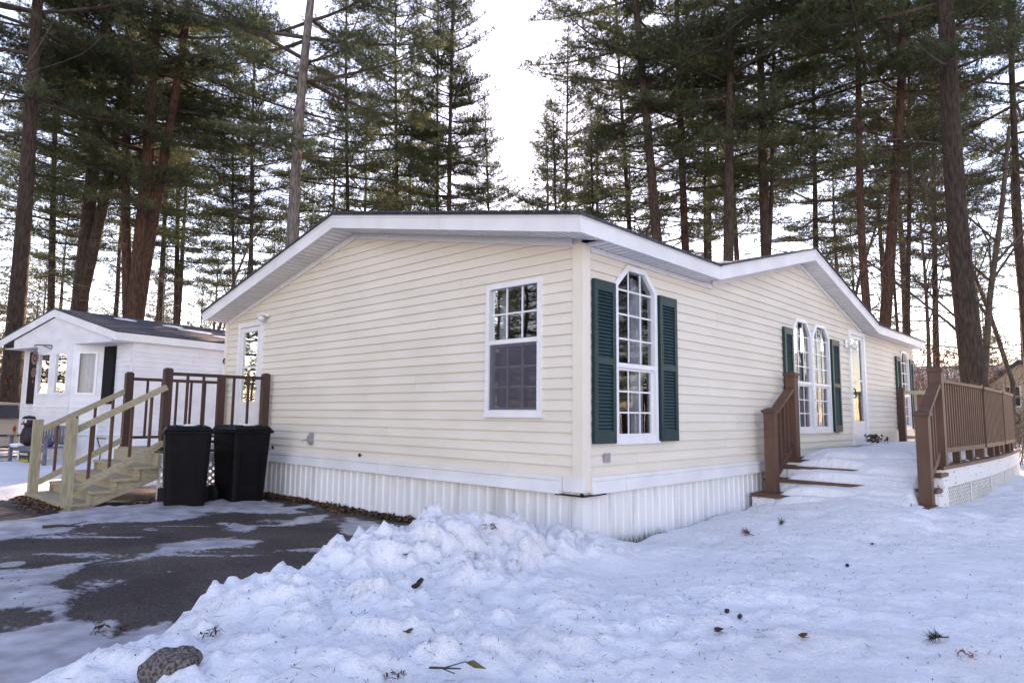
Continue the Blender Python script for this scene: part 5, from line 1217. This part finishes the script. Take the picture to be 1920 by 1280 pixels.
pine([[(1060,420),(1062,300),(1064,180)]], 34, [12], 21, [0], 'full pine behind the dark bushy one near the sun', GR, rot=.9)
pine([[(330,600),(332,450),(335,300)]], 36, [12], 26, [0], 'pine between the three-trunk cluster and the house', GR, rot=2.2)
pine([[(95,600),(98,450),(102,250)]], 34, [16], 27, [4], 'pine filling the gap between the two left trunks', GR, rot=.6)
pine([[(1530,480),(1528,350),(1526,200)]], 33, [14], 26, [0], 'pine directly above the front gable peak', GR, rot=1.2)
pine([[(1755,640),(1752,450),(1750,250)]], 34, [13], 25, [4], 'pine just left of the massive trunk', GR, rot=.2)

def place_far(px, depth, v, Ht, rot, label, group, par_mat=None, z0=G):
    b_ = at(px, 700, depth); t = thing('pine_tree', label, 'tree', (b_.x, b_.y, z0 - .05), group); s = Ht / v['H']
    mx = Matrix.Rotation(rot, 4, 'Z') @ Matrix.Diagonal((s, s, s, 1))
    if 'trunk' not in v:
        zz = np.linspace(0, v['H'], 8); v['trunk'] = bark_tube(np.c_[.05 * np.sin(zz * .5), .05 * np.cos(zz * .4), zz], (.011 * v['H']) * (1.02 - zz / v['H']), 8).mesh('trunk', 'bark', True)
    child('trunk', v['trunk'], t, mx); child('branches', v['branches'], t, mx); child('crown', v['foliage'], t, mx, par_mat); return t
rg = random.Random(77)
MARKS = [(40, 'dark pine at the left edge'), (165, 'forked pine'), (262, 'three-trunk cluster'), (438, 'pole-like thin pine'), (560, 'grey-barked pine'), (650, 'dense pine next to the grey-barked one'), (743, 'slim pine over the long roof edge'), (831, 'close pine pair'), (914, 'shorter pine by the sky gap'), (1040, 'bushy pine by the sun'), (1110, 'second bushy pine'), (1172, 'slim pine over the roof corner'), (1222, 'thick leaning trunk'), (1282, 'reddish pine over the roof'), (1367, 'pine behind the roof valley'), (1432, 'double-stemmed pine'), (1528, 'pine over the front gable peak'), (1612, 'curving pine'), (1675, 'red pine leaning right'), (1752, 'pine left of the massive trunk'), (1800, 'massive trunk'), (1905, 'right edge pine')]
SEEN = set()
def where(px, kind):
    if px < -5: lab = kind + ' just past the left picture edge'
    elif px > 1925: lab = kind + ' just past the right picture edge'
    else:
        m = min(MARKS, key=lambda q: abs(q[0] - px)); d = px - m[0]
        lab = kind + (' right behind the ' if abs(d) < 12 else ' showing left of the ' if d < 0 else ' showing right of the ') + m[1]
    if lab in SEEN: lab = lab.replace(kind, kind + ', the farther one,')
    SEEN.add(lab); return lab
for k, px in enumerate(range(-160, 2120, 86)):
    dp = rg.uniform(40, 52); x = px + rg.uniform(-35, 35)
    if 850 < x < 1010: continue
    place_far(x, dp, FAR[k % 2], rg.uniform(21, 27), rg.uniform(0, 6), where(x, 'slim second-rank pine'), 'second rank of pines')
for k, px in enumerate(range(-250, 2250, 130)):
    dp = rg.uniform(58, 80); x = px + rg.uniform(-45, 45)
    place_far(x, dp, FAR[(k + 1) % 2], rg.uniform(17, 24) if not 840 < x < 1020 else 12, rg.uniform(0, 6), where(x, 'distant thin pine'), 'deep wood pines')
# young pines low at the left
for k, (px, dp, vi, Ht, lab) in enumerate(((60, 38, 0, 9, 'young yellow-green pine low behind the left house roof'), (370, 40, 1, 10, 'young sunlit pine between the neighbour roof and the gable'), (150, 44, 0, 8, 'young pine low between the left trunks'), (-30, 34, 1, 11, 'young pine cut by the left picture edge'), (1330, 42, 0, 8, 'young pine low over the roof valley'), (845, 40, 0, 7.2, 'young pine tuft just above the long roof edge'))):
    place_far(px, dp, YOUNG[vi], Ht, k * 1.3, lab, 'young pines', 'needle_sunlit')
for k, (px, dp, Ht, lab) in enumerate(((-60, 46, 13, 'tall young pine at the left edge behind the rust sapling'), (70, 50, 14, 'hazy young pine between the left edge pine and the forked pine'), (205, 48, 13, 'young pine filling the gap beside the three-trunk cluster'), (300, 52, 14, 'young pine right of the three-trunk cluster'), (420, 55, 13, 'young pine beyond the pole-like trunks by the gable'), (505, 52, 12, 'young pine just over the left roof slope'), (610, 56, 13, 'young pine right of the grey-barked trunk'), (1240, 50, 12, 'young pine deep behind the thick leaning trunk'), (1420, 52, 12, 'young pine deep behind the double-stemmed pine'), (1850, 48, 12, 'young pine right of the massive trunk'))):
    place_far(px, dp, YOUNG[1], Ht, k * 1.7, lab, 'young pines', 'needle_sunlit')
# the wood goes on round the lot: pines out of frame that shade and mirror in the windows
ring = [(-26, 8), (-24, 20), (-30, 30), (-20, 30), (-33, 15), (30, -12), (36, -20), (26, -22), (38, -6), (45, -14), (-14, 38)]
for k, (x, y) in enumerate(ring):
    v = VAR[k % 5]; t = thing('pine_tree', 'pine of the surrounding wood outside the picture', 'tree', (x, y, G - .05), 'pines round the lot'); s = rg.uniform(.85, 1.05)
    mx = Matrix.Rotation(k * 1.7, 4, 'Z') @ Matrix.Diagonal((s, s, s, 1))
    if 'trunk' not in v:
        zz = np.linspace(0, v['H'], 10); v['trunk'] = bark_tube(np.c_[.06 * np.sin(zz * .5), .06 * np.cos(zz * .4), zz], .27 * (1.02 - zz / v['H']), 10).mesh('trunk', 'bark', True)
    child('trunk', v['trunk'], t, mx); child('branches', v['branches'], t, mx); child('crown', v['foliage'], t, mx)

for k in range(30):
    a = R(104 + k * 4.2) if k < 17 else R(-28 - (k - 17) * 6); d_ = rg.uniform(27, 38); v = YOUNG[1]
    t = thing('pine_tree', 'young pine of the surrounding wood outside the picture', 'tree', (d_ * math.cos(a), d_ * math.sin(a), G - .05), 'young pines round the lot'); s = rg.uniform(1.15, 1.55)
    if 'trunk' not in v: zz = np.linspace(0, 12, 8); v['trunk'] = bark_tube(np.c_[zz * 0, zz * 0, zz], .12 * (1.02 - zz / 12), 8).mesh('trunk', 'bark', True)
    mx = Matrix.Rotation(k * 1.7, 4, 'Z') @ Matrix.Diagonal((s * 1.1, s * 1.1, s, 1)); child('trunk', v['trunk'], t, mx); child('branches', v['branches'], t, mx); child('crown', v['foliage'], t, mx)
for k in range(26):
    a = R(90 + k * 6.5 + rg.uniform(-2, 2)) if k < 15 else R(-8 - (k - 15) * 6.5); d_ = rg.uniform(44, 62); x, y = d_ * math.cos(a), d_ * math.sin(a); v = FAR[k % 2]
    t = thing('pine_tree', 'pine of the surrounding wood outside the picture', 'tree', (x, y, G - .05), 'pines round the lot'); s = rg.uniform(.8, 1.0)
    mx = Matrix.Rotation(k * 1.7, 4, 'Z') @ Matrix.Diagonal((s, s, s, 1))
    child('trunk', v['trunk'], t, mx); child('branches', v['branches'], t, mx); child('crown', v['foliage'], t, mx)

# bare broadleaf trees and brush
def bare_variant(seed, Ht, r0, levels=4, spread=.55, first=.25, nb=(5, 4, 4, 3), leaves=0):
    rg = np.random.default_rng(seed); st = Stick(); LP = []
    def grow(p, d, L, r, lev):
        m = 5; P = [p]; dd = d.copy()
        for i in range(m - 1):
            dd = dd + rg.normal(size=3) * .10 + np.array([0, 0, .03]); dd /= np.linalg.norm(dd); P.append(P[-1] + dd * L / (m - 1))
        P = np.array(P); st.add(P, np.linspace(r, r * .4, m), 6 if lev == 0 else 3)
        if lev >= levels - 1:
            if leaves:
                for _ in range(leaves): LP.append(P[rg.integers(1, m)] + rg.normal(size=3) * .05)
            return
        for k in range(nb[lev]):
            f = rg.uniform(first if lev == 0 else .25, 1.0); i = min(int(f * (m - 1)), m - 2); q = P[i] + (P[i + 1] - P[i]) * (f * (m - 1) - i)
            a = rg.normal(size=3); a -= a.dot(dd) * dd; a /= np.linalg.norm(a); nd = dd * (1 - spread) + a * spread + np.array([0, 0, .10]); nd /= np.linalg.norm(nd)
            grow(q, nd, L * rg.uniform(.38, .62), max(.003, r * (1 - .6 * f) * .55), lev + 1)
    grow(np.zeros(3), np.array([.03, .02, 1.0]), Ht, r0, 0)
    v = dict(H=Ht, wood=st.mesh('limbs', 'branch'))
    if LP:
        P = np.array(LP); v['leaf'] = needles(P, rg.normal(size=P.shape) * .4, rg, 2, .07, .035, 'rust', 'leaves')
    return v
def thicket_variant(seed, n, Ht, spread, leaves=0):
    rg = np.random.default_rng(seed); st = Stick(); LP = []
    for _ in range(n):
        p = np.r_[rg.normal(size=2) * spread * .35, 0]; d = np.r_[rg.normal(size=2) * .35, 1]; d /= np.linalg.norm(d); L = Ht * rg.uniform(.5, 1.1); P = [p]
        for i in range(4): d = d + rg.normal(size=3) * .14; d /= np.linalg.norm(d); P.append(P[-1] + d * L / 4)
        P = np.array(P); st.add(P, np.linspace(.016, .004, 5), 3)
        for k in range(9):
            q = P[rg.integers(1, 5)]; e = d * .5 + rg.normal(size=3) * .6; l = rg.uniform(.2, .7); st.add([q, q + e * l * .5, q + e * l + rg.normal(size=3) * .06], [.006, .004, .002], 3)
            if leaves and rg.random() < leaves: LP += [q + e * l * f for f in (.5, .75, 1)]
    v = dict(H=Ht, wood=st.mesh('limbs', 'twig'))
    if LP: P = np.array(LP); v['leaf'] = needles(P, rg.normal(size=P.shape) * .4, rg, 3, .09, .05, 'rust', 'leaves')
    return v
BARE = [bare_variant(1, 13, .16, 5, .55, .3, (9, 5, 4, 3)), bare_variant(2, 10, .10, 5, .5, .2, (9, 5, 4, 3)), bare_variant(3, 7, .06, 4, .5, .15, (12, 6, 5))]
THK = [thicket_variant(11, 26, 3.0, 2.2), thicket_variant(12, 30, 2.2, 2.6), thicket_variant(13, 30, 3.2, 2.0, .85)]
def plant(name, label, cat, p, v, s, rot, group, tilt=(0, 0)):
    t = thing(name, label, cat, (p.x, p.y, G - .05), group); mx = Matrix.Rotation(tilt[0], 4, 'X') @ Matrix.Rotation(tilt[1], 4, 'Y') @ Matrix.Rotation(rot, 4, 'Z') @ Matrix.Diagonal((s, s, s, 1))
    child('limbs' if name != 'bare_tree' else 'trunk', v['wood'], t, mx)
    if 'leaf' in v: child('leaves', v['leaf'], t, mx)
    return t
BT = 'leafless broadleaf trees'
plant('bare_tree', 'pale leafless tree spreading branches over the left picture edge', 'tree', at(-70, 700, 20), BARE[1], 1.35, .3, BT, (0, .05))
plant('bare_tree', 'leafless forked tree right of the massive pine trunk', 'tree', at(1850, 700, 21), BARE[0], .78, 2.0, BT)
plant('bare_tree', 'slim leafless sapling left of the massive pine trunk', 'tree', at(1742, 700, 22), BARE[1], .8, 1.0, BT)
plant('bare_tree', 'dark bent leafless sapling left of the house gable', 'tree', at(388, 700, 27), BARE[1], .9, 3.0, BT)
plant('bare_tree', 'leafless sapling behind the right end of the roof', 'tree', at(1690, 700, 26), BARE[1], .9, 4.2, BT)
plant('bare_tree', 'thin leafless tree at the right picture edge', 'tree', at(1888, 700, 27), BARE[1], 1.1, 5.2, BT)
plant('bare_tree', 'leafless sapling in the bright gap above the long roof', 'tree', at(925, 700, 34), BARE[1], .95, .8, BT)
plant('bare_tree', 'leafless sapling under the bushy pine near the sun', 'tree', at(1150, 700, 26), BARE[1], .9, 2.4, BT)
plant('bare_tree', 'small leafless sapling behind the front gable slope', 'tree', at(1580, 700, 27), BARE[1], .95, 3.3, BT)
plant('bare_tree', 'thin leafless sapling behind the neighbour roof', 'tree', at(360, 700, 30), BARE[2], 1.0, 1.4, BT)
SB = 'leafless brush'
for k, (px, dp, vi, s, lab) in enumerate(((1730, 24, 1, 1.1, 'leafless brush between the house end and the massive trunk'), (1905, 15.5, 0, .62, 'tangled brown brush right of the deck end'), (1880, 19, 1, .8, 'thin brush between the deck and the beige house'), (1840, 33, 1, 1.3, 'brush right of the massive trunk, before the far houses'))):
    plant('brush', lab, 'shrub', at(px, 800, dp), THK[vi], s, k * 1.1, SB)
RL = 'rust-leaved saplings'
for k, (px, dp, s, lab) in enumerate(((10, 24, 1.35, 'rust-red leafy sapling left of the white house'), (-25, 22, 1.1, 'rust-red leafy sapling cut by the left edge'), (1752, 30, 1.5, 'rust-leaved sapling left of the massive trunk'))):
    plant('sapling', lab, 'sapling', at(px, 800, dp), THK[2], s, k * 2.0, RL)
# far brush belt: nobody could count it
rgn = np.random.default_rng(5); st = Stick()
for k in range(5200):
    an = rgn.uniform(0, 2 * math.pi) if k > 3400 else YAW + rgn.uniform(-.75, .72); dp = rgn.uniform(40, 80); b_ = CAM + Vector((math.cos(an), math.sin(an), 0)) * dp; h = rgn.uniform(1.0, 5.5); l = rgn.normal(size=2) * .16 * h
    st.add([[b_.x, b_.y, G], [b_.x + l[0] * .4, b_.y + l[1] * .4, G + h * .55], [b_.x + l[0], b_.y + l[1], G + h]], [.028, .018, .008], 3)
    for _ in range(2):
        q = rgn.uniform(.4, .9); e = rgn.normal(size=3) * .35 * h; e[2] = abs(e[2]); p0 = np.array([b_.x + l[0] * q, b_.y + l[1] * q, G + h * q]); st.add([p0, p0 + e * .6], [.014, .005], 3)
o = bpy.data.objects.new('far_brush', st.mesh('far_brush', 'twig')); link(o); tag(o, 'brown belt of bare brush deep in the wood', 'brush', kind='stuff')
st = Stick(); st2 = Stick()
for k in range(480):
    px = rgn.uniform(1640, 2000); dp = rgn.uniform(25, 44) if px < 1880 else rgn.uniform(38, 46); b_ = at(px, 700, dp); h = rgn.uniform(2.0, 6.5); p0 = np.array([b_.x, b_.y, G]); d = np.r_[rgn.normal(size=2) * .12, 1.0]; P = [p0]
    for i in range(4): d = d + rgn.normal(size=3) * .10; d[2] = max(d[2], .5); P.append(P[-1] + d / np.linalg.norm(d) * h / 4)
    st.add(P, np.linspace(.02, .005, 5), 3)
    for _ in range(11):
        q = P[rgn.integers(1, 5)]; e = rgn.normal(size=3) * .55; e[2] = abs(e[2]) * .8; st.add([q, q + e * .5 + rgn.normal(size=3) * .05, q + e], [.008, .006, .003], 3)
for k in range(420):
    px = rgn.uniform(-80, 440); dp = rgn.uniform(31, 46); b_ = at(px, 700, dp); h = rgn.uniform(2.5, 7.5); p0 = np.array([b_.x, b_.y, G]); d = np.r_[rgn.normal(size=2) * .12, 1.0]; P = [p0]
    for i in range(4): d = d + rgn.normal(size=3) * .10; d[2] = max(d[2], .5); P.append(P[-1] + d / np.linalg.norm(d) * h / 4)
    st2.add(P, np.linspace(.02, .005, 5), 3)
    for _ in range(11):
        q = P[rgn.integers(1, 5)]; e = rgn.normal(size=3) * .6; e[2] = abs(e[2]) * .8; st2.add([q, q + e * .5 + rgn.normal(size=3) * .05, q + e], [.008, .006, .003], 3)
o = bpy.data.objects.new('thicket', st2.mesh('thicket', 'twig_tan')); link(o); tag(o, 'tan tangle of bare twigs behind the white neighbouring house', 'brush', kind='stuff')
o = bpy.data.objects.new('thicket', st.mesh('thicket', 'twig_tan')); link(o); tag(o, 'pinkish tan tangle of bare twigs behind the right end of the house', 'brush', kind='stuff')

# ================================================================== LITTER AND SMALL THINGS
def flat_bits(name, pts, ln, w, mt, label, cat, rise=.003, curl=0.0, seed=1):
    rg = np.random.default_rng(seed); V, F = [], []
    for i, (x, y, z) in enumerate(pts):
        a = rg.uniform(0, 6.28); l = ln * rg.uniform(.5, 1.4); ww = w * rg.uniform(.6, 1.3); d = np.array([math.cos(a), math.sin(a), rg.normal() * curl]); sd = np.array([-d[1], d[0], rg.normal() * curl * 1.5])
        p = np.array([x, y, z + rise]); k = len(V); V += [p - d * l / 2, p + sd * ww / 2 + [0, 0, curl * ww * .3], p + d * l / 2, p - sd * ww / 2 + [0, 0, curl * ww * .5]]; F.append((k, k + 1, k + 2, k + 3))
    o = bpy.data.objects.new(name, np_mesh(name, V, F, mt)); link(o); return tag(o, label, cat, kind='stuff')
rg = np.random.default_rng(9); pts = []
while len(pts) < 5200:
    x, y = rg.uniform(-4.2, 8), rg.uniform(-4, -.05)
    if vnoise(np.array([x * 1.1]), np.array([y * 1.1]), 3)[0] < rg.random() * .9: continue
    z = snow_z(x, y)
    if z > G + .02: pts.append((x, y, z))
flat_bits('needle_litter', pts[:3000], .075, .003, 'leaf_litter', 'fallen brown pine needles sprinkled over the snow', 'needles', .006, .12, 2)
flat_bits('bark_crumbs', pts[3000:], .010, .008, 'cone', 'dark bark crumbs sprinkled over the snow', 'crumbs', .004, .3, 3)
# dead leaves: along the gable wall and by the porch
pts = []
for _ in range(1500):
    y = rg.uniform(.6, 5.6); x = -.03 - abs(rg.normal()) * .07 * (1 + .6 * math.sin(y * 2.3)); pts.append((x, y, G + .012 + rg.uniform(0, .035) * math.exp(x * 9)))
for _ in range(420): pts.append((rg.uniform(-1.9, -.1), 5.45 + rg.normal() * .08, G + .02 + rg.uniform(0, .05)))
for _ in range(260): pts.append((-2.72 + rg.normal() * .09, rg.uniform(5.6, 7.3), G + .02 + rg.uniform(0, .04)))
flat_bits('leaf_litter', pts, .055, .035, 'leaf_litter', 'drift of dead brown leaves along the foot of the gable wall and porch', 'leaves', .004, .45, 5)
pts = []
for _ in range(160):
    q = on_ground(rg.uniform(0, 700), rg.uniform(960, 1150))
    if q.x < -.1: pts.append((q.x, q.y, G + .012))
flat_bits('driveway_crumbs', pts, .03, .012, 'leaf_litter', 'scattered leaf scraps on the wet driveway', 'leaves', .004, .2, 6)
# dry grass at the foot of the front wall
V, F = [], []
for _ in range(900):
    x = rg.uniform(.12, 3.3); y = -.035 - abs(rg.normal()) * .035; h = rg.uniform(.03, .09) * (1.4 if .1 < x < 1.3 else .7); a = rg.normal(size=2) * .035; z = max(G - .02, snow_z(x, y) - .03); k = len(V)
    V += [(x - .003, y, z), (x + .003, y, z), (x + a[0], y + min(a[1], .01), z + h)]; F.append((k, k + 1, k + 2))
o = bpy.data.objects.new('dry_grass', np_mesh('dry_grass', V, F, 'grass')); link(o); tag(o, 'dry grass showing along the foot of the front skirting', 'grass', kind='stuff')

def spot(px, py):                                          # first point where the view line meets the snow
    d = cF + cR * ((px - 960) / FPX) - cU * ((py - 640) / FPX); t = 1.5
    while t < 14:
        p = CAM + d * t
        if p.z <= snow_z(p.x, p.y): return Vector((p.x, p.y, snow_z(p.x, p.y)))
        t += .02
    return on_ground(px, py)
def leaf_thing(px, py, size, label, mt='leaf_litter', seed=0, name='dead_leaf'):
    p = spot(px, py); r = random.Random(seed); t = MB(); n = 9; a0 = r.uniform(0, 6.28)
    rim = []
    for k in range(n):
        a = 2 * math.pi * k / n; q = size * (.55 + .45 * abs(math.cos(a * 1.5))) * r.uniform(.8, 1.1); rim.append((q * math.cos(a + a0), q * .6 * math.sin(a + a0), .012 + size * .35 * abs(math.sin(a * 1.0)) * r.uniform(.3, 1)))
    t.add([(0, 0, .006)] + rim, [(0, 1 + k, 1 + (k + 1) % n) for k in range(n)])
    t.tube([(0, 0, .006), (-size * .8 * math.cos(a0), -size * .8 * math.sin(a0), .015)], [.0025, .0015], 4)
    o = t.build(name, mt, None); o.location = p; return tag(o, label, 'leaf')
def sprig(px, py, ln, label, rz, dry=False):
    p = spot(px, py); t = thing('pine_sprig', label, 'sprig', p, 'pine sprigs on the snow', rz); MB().tube([(-ln / 2, 0, .012), (0, .01, .018), (ln / 2, 0, .02)], [.004, .0035, .002], 5).build('stem', 'branch', t)
    rg = np.random.default_rng(int(px)); n = 26; P = np.c_[rg.uniform(-.1, .5, n) * ln, rg.normal(size=n) * .004, np.full(n, .02)]; D = np.tile([1.2, 0, .1], (n, 1))
    o = bpy.data.objects.new('needle_tuft', needles(P, D, rg, 4, ln * .5, .004, 'needle' if not dry else 'leaf_litter', 'needle_tuft')); col.objects.link(o); o.parent = t; return t
sprig(1465, 987, .13, 'green pine sprig on the snow before the deck steps', .3); sprig(1762, 1204, .11, 'green pine sprig on the snow at the lower right', 2.6)
sprig(1405, 1004, .14, 'bare forked twig on the snow left of the green sprig', 1.0, True); sprig(1698, 938, .12, 'dark sprig on the snow by the deck newel post', .1)
leaf_thing(1635, 1022, 0.035, 'curled tan leaf standing in the snow at mid right', seed=1); leaf_thing(1348, 1186, 0.042, 'red-brown leaf on the snow at lower middle right', seed=2)
leaf_thing(1505, 1200, 0.042, 'torn tan leaf in the dirty snow at lower right', seed=3); leaf_thing(764, 1190, 0.035, 'small brown leaf low on the snow bank', seed=4)
leaf_thing(760, 1045, 0.025, 'small orange leaf near the crest of the snow bank', 'rust_leaf', 5); leaf_thing(430, 984, 0.035, 'brown leaf on the driveway before the bins', seed=6)
def clump(px, py, sz, label, n, mt, seed, name='leaf_clump', cat='clump'):
    p = spot(px, py); r = random.Random(seed); m = MB()
    for _ in range(n):
        a, q, z = r.uniform(0, 6.28), sz * r.random()**.5, r.uniform(0, sz * .45); c = Vector((q * math.cos(a), q * math.sin(a) * .7, z)); d = Vector((r.uniform(-1, 1), r.uniform(-1, 1), r.uniform(-.5, .9))).normalized(); u = d.cross(Vector((r.uniform(-1, 1), .3, 1))).normalized(); l = sz * r.uniform(.25, .6); w = l * .35
        m.add([c - d * l * .5, c + u * w * .5, c + d * l * .5, c - u * w * .5], [(0, 1, 2, 3)])
    o = m.build(name, mt, None); o.location = p; return tag(o, label, cat)
clump(918, 1003, .07, 'red-brown needle clump on the crest of the snow bank', 40, 'leaf_litter', 1); clump(740, 1272, .05, 'brown soil and leaf clump at the bottom edge of the snow bank', 40, 'leaf_litter', 2)
clump(1812, 1236, .06, 'reddish needle clump at the lower right of the snow', 26, 'rust_leaf', 3); clump(390, 1195, .07, 'dark leaf clump beside the dirty ice chunk', 30, 'cone', 4)
clump(202, 1186, .09, 'tangle of red-brown twigs on the icy driveway', 34, 'leaf_litter', 5); clump(157, 1162, .05, 'small leaf tangle at the rim of the driveway ice', 20, 'leaf_litter', 6)
o = clump(1618, 838, .26, 'dark fallen greenery lying at the foot of the front door', 70, 'branch', 7, 'fallen_greenery', 'greenery'); o.location = (8.15, -.30, .16)
# bark scrap, small stones
p = spot(775, 1100); m = MB().blob((0, 0, .02), (.025, .02, .05), 9, 7, random.Random(2), .25).blob((.03, .01, .06), (.022, .018, .03), 8, 6, random.Random(3), .25); o = m.build('bark_scrap', 'cone', None, True); o.location = p; o.scale = (.75, .75, .75); o.rotation_euler = (.9, .2, .5); tag(o, 'dark red-brown bark scrap stuck in the snow bank', 'bark')
for k, (px, py, lab) in enumerate(((1589, 1062, 'black cone scale pressed into the snow right of centre'), (1363, 1150, 'left one of two black crumbs near the bottom of the yard snow'), (1387, 1157, 'right one of two black crumbs near the bottom of the yard snow'))):
    p = spot(px, py); o = MB().blob((0, 0, .006), (.022, .012, .012), 8, 5, random.Random(k), .25).build('cone_scale', 'iron', None, True); o.location = p; tag(o, lab, 'cone scale')
# twig with one green leaf at the bottom edge
p = spot(850, 1268); t = thing('twig', 'forked dead twig with one green leaf at the bottom edge of the picture', 'twig', p, None, YAW - math.pi / 2)
MB().tube([(-.10, .03, .02), (-.04, .0, .03), (.03, -.02, .035)], [.005, .0045, .003], 6).tube([(-.04, 0, .03), (.05, .02, .05)], [.003, .002], 5).tube([(-.05, 0, .03), (.01, -.045, .025)], [.003, .002], 5).build('stem', 'branch', t)
MB().add([(.045, .015, .048), (.08, .022, .055), (.135, -.005, .03), (.085, -.012, .035)], [(0, 1, 2, 3)]).build('leaf', 'grass', t)
# dirty ice chunk
p = on_ground(318, 1240); m = MB().blob((0, 0, .07), (.16, .105, .105), 28, 20); rgc = np.array(m.v)
k = 1 + 1.1 * fbm(rgc[:, 0] * 7 + rgc[:, 2] * 5, rgc[:, 1] * 7 - rgc[:, 2] * 4, 4, 5) + .25 * fbm(rgc[:, 0] * 30, rgc[:, 1] * 30 + rgc[:, 2] * 30, 3, 6); rgc[:, :3] = (rgc - [0, 0, .07]) * k[:, None] + [0, 0, .07]
rgc[:, 0] += .4 * rgc[:, 2]; rgc[:, 2] = np.minimum(rgc[:, 2], .155 + .3 * rgc[:, 1]); m.v = [tuple(v) for v in rgc]
o = m.build('ice_chunk', 'stone', None, True); p = spot(318, 1236); o.location = p + Vector((0, 0, -.08)); o.scale = (.66, .66, .75); o.rotation_euler.z = YAW - 1.3; tag(o, 'dirty grit-covered chunk of ice at the foot of the snow bank', 'ice')
# fallen branch on the driveway, valve cover
p = on_ground(112, 992); m = MB().tube([(-.16, 0, .03), (0, .02, .035), (.18, .01, .03)], [.016, .014, .006], 6).tube([(.05, .01, .03), (.20, .12, .06)], [.008, .003], 5); o = m.build('fallen_branch', 'branch', None, True); o.location = p; o.rotation_euler.z = YAW - 1.4; tag(o, 'short fallen branch on the ice before the porch stairs', 'branch')
p = on_ground(22, 1059); v = thing('valve_cover', 'small round iron valve cover set in the driveway', 'cover', (p.x, p.y, G)); MB().lathe([(.09, .0), (.09, .012), (.075, .014)], (0, 0, 0), 20).build('rim', 'metal', v, loc=(p.x, p.y, G)); MB().lathe([(.072, .0), (.072, .0105)], (0, 0, 0), 20).build('lid', 'iron', v, loc=(p.x, p.y, G))
